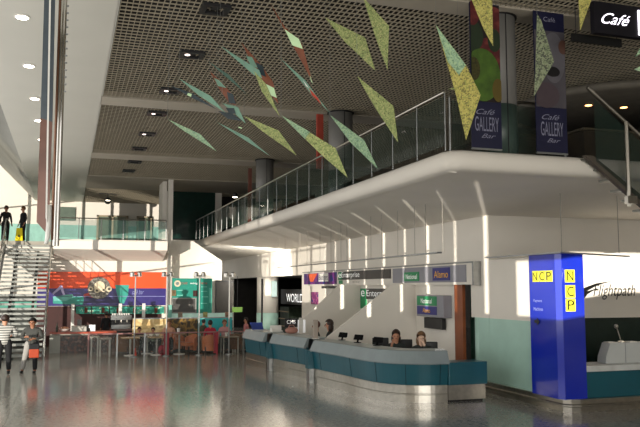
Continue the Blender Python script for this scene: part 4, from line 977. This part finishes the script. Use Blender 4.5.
# teal kiosk boards
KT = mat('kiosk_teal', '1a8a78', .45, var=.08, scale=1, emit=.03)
t = thing('kiosk_board', 'tall teal menu hoarding with a round badge and grey shutter', 'sign', (5.5, 36, 0))
x0, x1, xm = P(172, 300, y=36).x, P(212, 300, y=36).x, P(199.5, 300, y=36).x
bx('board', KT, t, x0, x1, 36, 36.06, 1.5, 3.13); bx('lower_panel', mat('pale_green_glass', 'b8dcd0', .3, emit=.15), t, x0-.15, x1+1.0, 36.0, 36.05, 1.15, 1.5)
bx('base_panel', DARK, t, x0-.15, x1+1.0, 36, 36.05, 0, 1.15)
flat('shutter', mat('grey_shutter', '4c4a48', .5), [(173, 299), (195, 299), (195, 312), (173, 312)], t, 35.97, .03)
flat('shutter_frame', mat('shutter_frame', '8a8c88', .5), [(171.5, 297.8), (196.5, 297.8), (196.5, 313.2), (171.5, 313.2)], t, 35.985, .01)
dsk('badge', IV, t, 177.5, 283.5, .15, 35.97); dsk('badge_centre', mat('badge_grey', '7a8a88', .5), t, 177.5, 283.5, .08, 35.96)
text('CAFE', mat('board_red_letter', 'b05848', .5), t, tuple(P(184.5, 283.3, y=35.99)), .28, .1, '-Y')
text('wing', TXTW, t, tuple(P(194, 283.5, y=35.99)), .38, .12, '-Y')
text('menu', mat('board_red_letter', 'b05848'), t, tuple(P(203, 283.3, y=35.99)), .38, .09, '-Y')
for a, b in ((180, 290), (180, 295), (204, 286.5), (204, 291), (205, 296.5), (204, 303)):
    flat('text_line', mat('text_line_pale', '7ac8b8', .5), [(a-3, b), (a+3, b), (a+3, b+.7), (a-3, b+.7)], t, 35.985, .01)
for a, b, c_ in ((173.5, 293, '6a5a3c'), (195, 293.5, '3a1c18'), (180, 315, '8a7a68'), (205, 315, 'a09a60'), (227, 315, '8a6a58')):
    flat('product_picture', mat('picture_'+c_, c_, .6, var=.5, scale=9), [(a-2, b-3), (a+2.5, b-3), (a+2.5, b+3), (a-2, b+3)], t, 35.965, .01)
flat('side_strip', mat('side_strip_pale', '58b8a4', .5), [(209, 288), (212, 288), (212, 303), (209, 303)], t, 35.97, .01)
tag(MB().box(P(168, 300, y=35.9).x, P(172, 300, y=35.9).x, 35.88, 35.92, 0, 1.9).build('side_screen', mat('kiosk_teal_pale', '7ab8aa', .5)), 'narrow pale teal screen left of the teal hoarding', 'screen')
# glass barrier in front of the seats
t = thing('cafe_barrier', 'low glass café barrier with pinkish rail and mixed posts', 'barrier', (3.9, 31, 0))
PINK = mat('pink_rail', '8a5f5c', .4); CR = mat('crimson_post', '9a2030', .5)
xs = [P(p_, 345, y=31).x for p_ in (88.3, 117, 144.5, 168, 217, 243.5)]
MB().bar((xs[0], 31, .9), (xs[-1], 31, .9), .05, .05).build('top_rail', PINK, t, world=True)
for i, x in enumerate(xs):
    MB().box(x-.03, x+.03, 30.97, 31.03, 0, .9).build('post', CR if i in (3, 4) else (PINK if i == 0 else STEELD), t, world=True)
    if i: bx('glass_panel', GLASSC, t, xs[i-1]+.06, x-.06, 30.995, 31.005, .1, .82)
bx('crimson_end', CR, t, xs[3]-.16, xs[3]+.05, 31.05, 31.12, .05, .9); bx('crimson_end', CR, t, xs[4]-.12, xs[4]+.04, 31.05, 31.12, .05, .9)
# lamp posts with four heads
def lamp_post(px, lab):
    x = P(px, 330, y=30.8).x
    t = thing('spotlight_post', lab, 'lamp post', (x, 30.8, 0), group='spotlight posts along the café')
    MB().tube([(0, 0, 0), (0, 0, 3.2)], .029, 10).build('pole', mat('post_grey', '8e8f8c', .5, .3), t); MB().lathe([(.14, 0), (.14, .03), (.05, .05)], 16).build('base', STEELD, t)
    for k in range(4):
        a = R(45+90*k); cxx, cyy = .2*math.cos(a), .2*math.sin(a)
        h = MB().lathe([(.03, .12), (.07, .08), (.085, -.06), (.08, -.07)], 12, (cxx, cyy, 3.2)).build('spot_head', CHROME, t)
        MB().tube([(0, 0, 3.15), (cxx, cyy, 3.26)], .014, 6).build('arm', STEEL, h)
        MB().lathe([(.07, -.072), (.07, -.075)], 12, (cxx, cyy, 3.2)).build('lens', mat('spot_lens', 'fff4e0', .3, emit=.5), h)
    return t
for px, lab in ((134.5, 'steel post with four spot heads in front of the violet fascia'), (166.5, 'steel post with four spot heads at the right end of the orange fascia'), (199, 'steel post with four spot heads in front of the teal hoarding'), (229, 'steel post with four spot heads before the dark shop opening')): lamp_post(px, lab)
# seats and tables
TAN = mat('orange_leather', 'b8683a', .5, var=.12); WICK = ramp_mat('brown_wicker', [(0, '5a3a20'), (.5, '8a5c34'), (.7, '6a4426')], tex='wave', scale=9, axis='Z', rough=.7)
def tub_chair(x, y, rz, m, lab, group='tub chairs'):
    t = thing('tub_chair', lab, 'chair', (x, y, 0), rz, group)
    ring_o = []; ring_i = []
    for k in range(13):
        a = math.pi*k/12-math.pi*0; hgt = .62+.16*math.sin(a)
        ring_o.append((.33*math.cos(a), .31*math.sin(a)-.02, hgt)); ring_i.append((.25*math.cos(a), .24*math.sin(a)-.02, hgt))
    mb = MB()
    for k in range(12):
        o0, o1, i0, i1 = ring_o[k], ring_o[k+1], ring_i[k], ring_i[k+1]
        b_ = lambda p: (p[0]*.9, p[1]*.9, .12)
        mb.hexa([b_(o0), b_(o1), b_(i1), b_(i0), o0, o1, i1, i0])
    mb.build('shell', m, t)
    MB().box(-.24, .24, -.3, .22, .3, .44).build('seat', m, t, bevel=.03)
    for sx in (-1, 1):
        for sy in (-.22, .2): MB().box(sx*.2-.02, sx*.2+.02, sy-.02, sy+.02, 0, .3).build('leg', mat('dark_leg', '2a1c14', .5), t)
    return t
xa = lambda px, y: P(px, 345, y=y).x
tub_chair(xa(190, 31.9), 31.9, R(-60), TAN, 'orange tub chair turned sideways, left of the red topped visitor')
tub_chair(xa(209.5, 31.5), 31.5, R(180), TAN, 'orange tub chair seen from behind holding the red topped visitor')
tub_chair(xa(178.5, 32.6), 32.55, R(40), TAN, 'orange tub chair partly behind the sideways one')
tub_chair(xa(123, 32.2), 32.2, R(170), WICK, 'brown wicker chair at the left of the café seating', 'wicker chairs')
tub_chair(xa(132, 32.4), 32.4, R(200), WICK, 'brown wicker chair just right of the leftmost wicker one', 'wicker chairs')
tub_chair(xa(235, 32), 32, R(170), WICK, 'brown wicker chair under the turquoise print screen', 'wicker chairs')
TW = mat('table_leg_grey', 'a8a69c', .5)
def cafe_table(x, y, lab, top='9a7a52', wd=.36, h_=.72, four=False):
    t = thing('cafe_table', lab, 'table', (x, y, 0), group='café tables')
    MB().box(-wd, wd, -.33, .33, h_-.04, h_).build('tabletop', mat('table_'+top, top, .45), t, bevel=.008)
    if four:
        for sx in (-1, 1):
            for sy in (-1, 1): MB().box(sx*(wd-.06)-.02, sx*(wd-.06)+.02, sy*.28-.02, sy*.28+.02, 0, h_-.04).build('leg', TW, t)
    else:
        MB().tube([(0, 0, .02), (0, 0, h_-.04)], .04, 10).build('pedestal', TW, t); MB().lathe([(.24, 0), (.24, .02), (.05, .04)], 16).build('base', WHITEP, t)
    return t
cafe_table(xa(94.5, 31.7), 31.7, 'small white legged café table just inside the barrier corner', '8a8478', .18, .78, True)
cafe_table(xa(105, 31.5), 31.6, 'white legged café table second from the barrier corner', '8a8478', .24, .7, True)
cafe_table(xa(130, 31.6), 31.5, 'white pedestal café table left of the orange bottle', 'a88a5c')
cafe_table(xa(156.5, 31.6), 31.5, 'white pedestal café table left of the crimson posts', 'a88a5c')
cafe_table(xa(179, 31.6), 31.55, 'white pedestal café table between crimson post and sideways orange chair', '8a6a52', .2, .84)
cafe_table(xa(229, 31.6), 31.5, 'white pedestal café table at the right by the wicker chair', '8a7a62', .36, .68, True)
cafe_table(xa(147, 32.2), 32.2, 'larger café table carrying white cups before the timber mural', '8a8070', .45, .745)
CL = dict(pose='sit')
GRC = mat('sage_cloth', '7a8a78', .8); PKC = mat('pink_cloth', 'c08a8a', .8); RDC = mat('crimson_cloth', 'a01c34', .8); ORC = mat('orange_cloth', 'c4481c')
person('person', 'visitor in black sitting at the café table with white cups', (xa(139, 32.6), 32.6, .0), R(175), NAV, NAV, HK, sc=.8, **CL)
person('person', 'visitor in sage green sitting before the timber mural', (xa(153, 32.6), 32.6, .0), R(150), GRC, NAV, HB, sc=.78, **CL)
person('person', 'fair haired visitor leaning in peach top near the crimson post', (xa(168.5, 32.6), 32.55, .0), R(172), mat('peach_cloth', 'c09078', .8), NAV, HBL, sc=1.02, **CL)
person('person', 'standing visitor in olive top left of the red topped visitor', (xa(203.5, 32.2), 32.3, .0), R(-60), mat('olive_cloth', '3c3a26', .8), mat('tan_trousers', 'a08468', .8), HK, sc=.76)
person('person', 'red topped visitor with dark hair seated in the tub chair', (xa(210, 31.5), 31.5, .06), R(0), RDC, NAV, HK, pose='sit', sc=.97, legs=[((-.09, .08, .48), (-.1, .35, .48), (-.1, .33, .1)), ((.09, .08, .48), (.1, .35, .48), (.1, .33, .1))])
person('person', 'visitor in pink sitting before the turquoise screen', (xa(225, 32.3), 32.45, .0), R(170), PKC, NAV, HBL, **CL)
person('person', 'visitor in dusty rose leaning at the right end of the barrier', (xa(247.5, 31.6), 31.9, .0), R(100), mat('rose_cloth', 'a86a68', .8), NAV, HK, sc=.8)
tag(MB().lathe([(.06, 0), (.055, .15), (.02, .2), (.02, .3), (.0, .31)], 12, (xa(135.3, 31.25), 31.25, 0)).build('floor_cone', mat('cone_orange', 'd8482c', .5)), 'small orange cone on the floor inside the barrier', 'cone')
t = thing('rucksack', 'red rucksack on the floor under the table left of the crimson posts', 'bag', (xa(162, 31.35), 31.35, 0))
MB().ball((0, 0, .2), .2, (.75, .55, 1), 14).build('body', RDC, t, smooth=True); MB().ball((0, -.09, .13), .11, (.9, .6, .8)).build('pocket', mat('dark_red_cloth', '6a1824', .8), t, smooth=True); MB().tube([(-.03, 0, .38), (0, 0, .44), (.03, 0, .38)], .01, 6).build('handle', NAV, t)
for px, lb, z in ((178, 'white cup on the small table beside the sideways orange chair', .845), (226, 'white napkin box on the café table at the right', .685)):
    tag(MB().lathe([(.05, 0), (.07, .2), (.06, .2)], 12, (xa(px, 31.6), 31.55, z)).build('cup' if px == 178 else 'napkin_box', WHITEP), lb, 'cup' if px == 178 else 'box')
# ================================================================== LIGHT
W = bpy.data.worlds.new('world'); S.world = W; W.use_nodes = True
n = W.node_tree.nodes; l = W.node_tree.links; bg = n['Background']
sky = n.new('ShaderNodeTexSky'); sky.sky_type = 'HOSEK_WILKIE'; sky.turbidity = 4; sky.ground_albedo = .5
sky.sun_direction = Vector((-.5, -.8, .45)).normalized()
mx = n.new('ShaderNodeMix'); mx.data_type = 'RGBA'; mx.inputs['Factor'].default_value = .6
l.new(sky.outputs['Color'], mx.inputs[6]); mx.inputs[7].default_value = (1, .98, .94, 1)
l.new(mx.outputs[2], bg.inputs['Color']); bg.inputs['Strength'].default_value = 1.0
def sun(name, d, e, st, col, ang=.4):
    s = bpy.data.lights.new(name, 'SUN'); s.energy = st; s.color = col; s.angle = R(ang)
    o = bpy.data.objects.new(name, s); COL.objects.link(o)
    v = Vector((d[0], d[1], math.tan(R(e))*math.hypot(*d)))
    o.rotation_euler = v.to_track_quat('-Z', 'Y').to_euler(); o['kind'] = 'helper'; return o
sun('upward_reflected_sun', (.535, .845), 4.2, 9, (1, .92, .8), .18)  # upward sun lamp added in place of sunlight mirrored by the glossy floor
def area(name, loc, rot, sx, sy, e, col=(1, 1, 1)):
    a = bpy.data.lights.new(name, 'AREA'); a.shape = 'RECTANGLE'; a.size = sx; a.size_y = sy; a.energy = e; a.color = col
    o = bpy.data.objects.new(name, a); COL.objects.link(o); o.location = loc; o.rotation_euler = rot; o['kind'] = 'helper'; return o
area('rear_daylight_fill', (3, -8, 4), (R(90), 0, 0), 13, 7, 1500, (1, .98, .93))  # unseen fill panel behind the camera, added to simulate daylight
area('left_glazing_daylight', (-3.6, 20, 4.5), (0, R(-100), 0), 7, 28, 1050, (1, .98, .95))
area('column_fill', (8.8, 36.5, 3.7), (V((8.8, 36.5, 3.7))-V((11, 43, 1.8))).to_track_quat('Z', 'Y').to_euler(), .5, .5, 260, (1, .94, .85))  # unseen lamp added to brighten the white column in the shop opening
area('cafe_light', (1.5, 36.9, 3.4), (0, 0, 0), 4, .5, 10, (1, .85, .65))
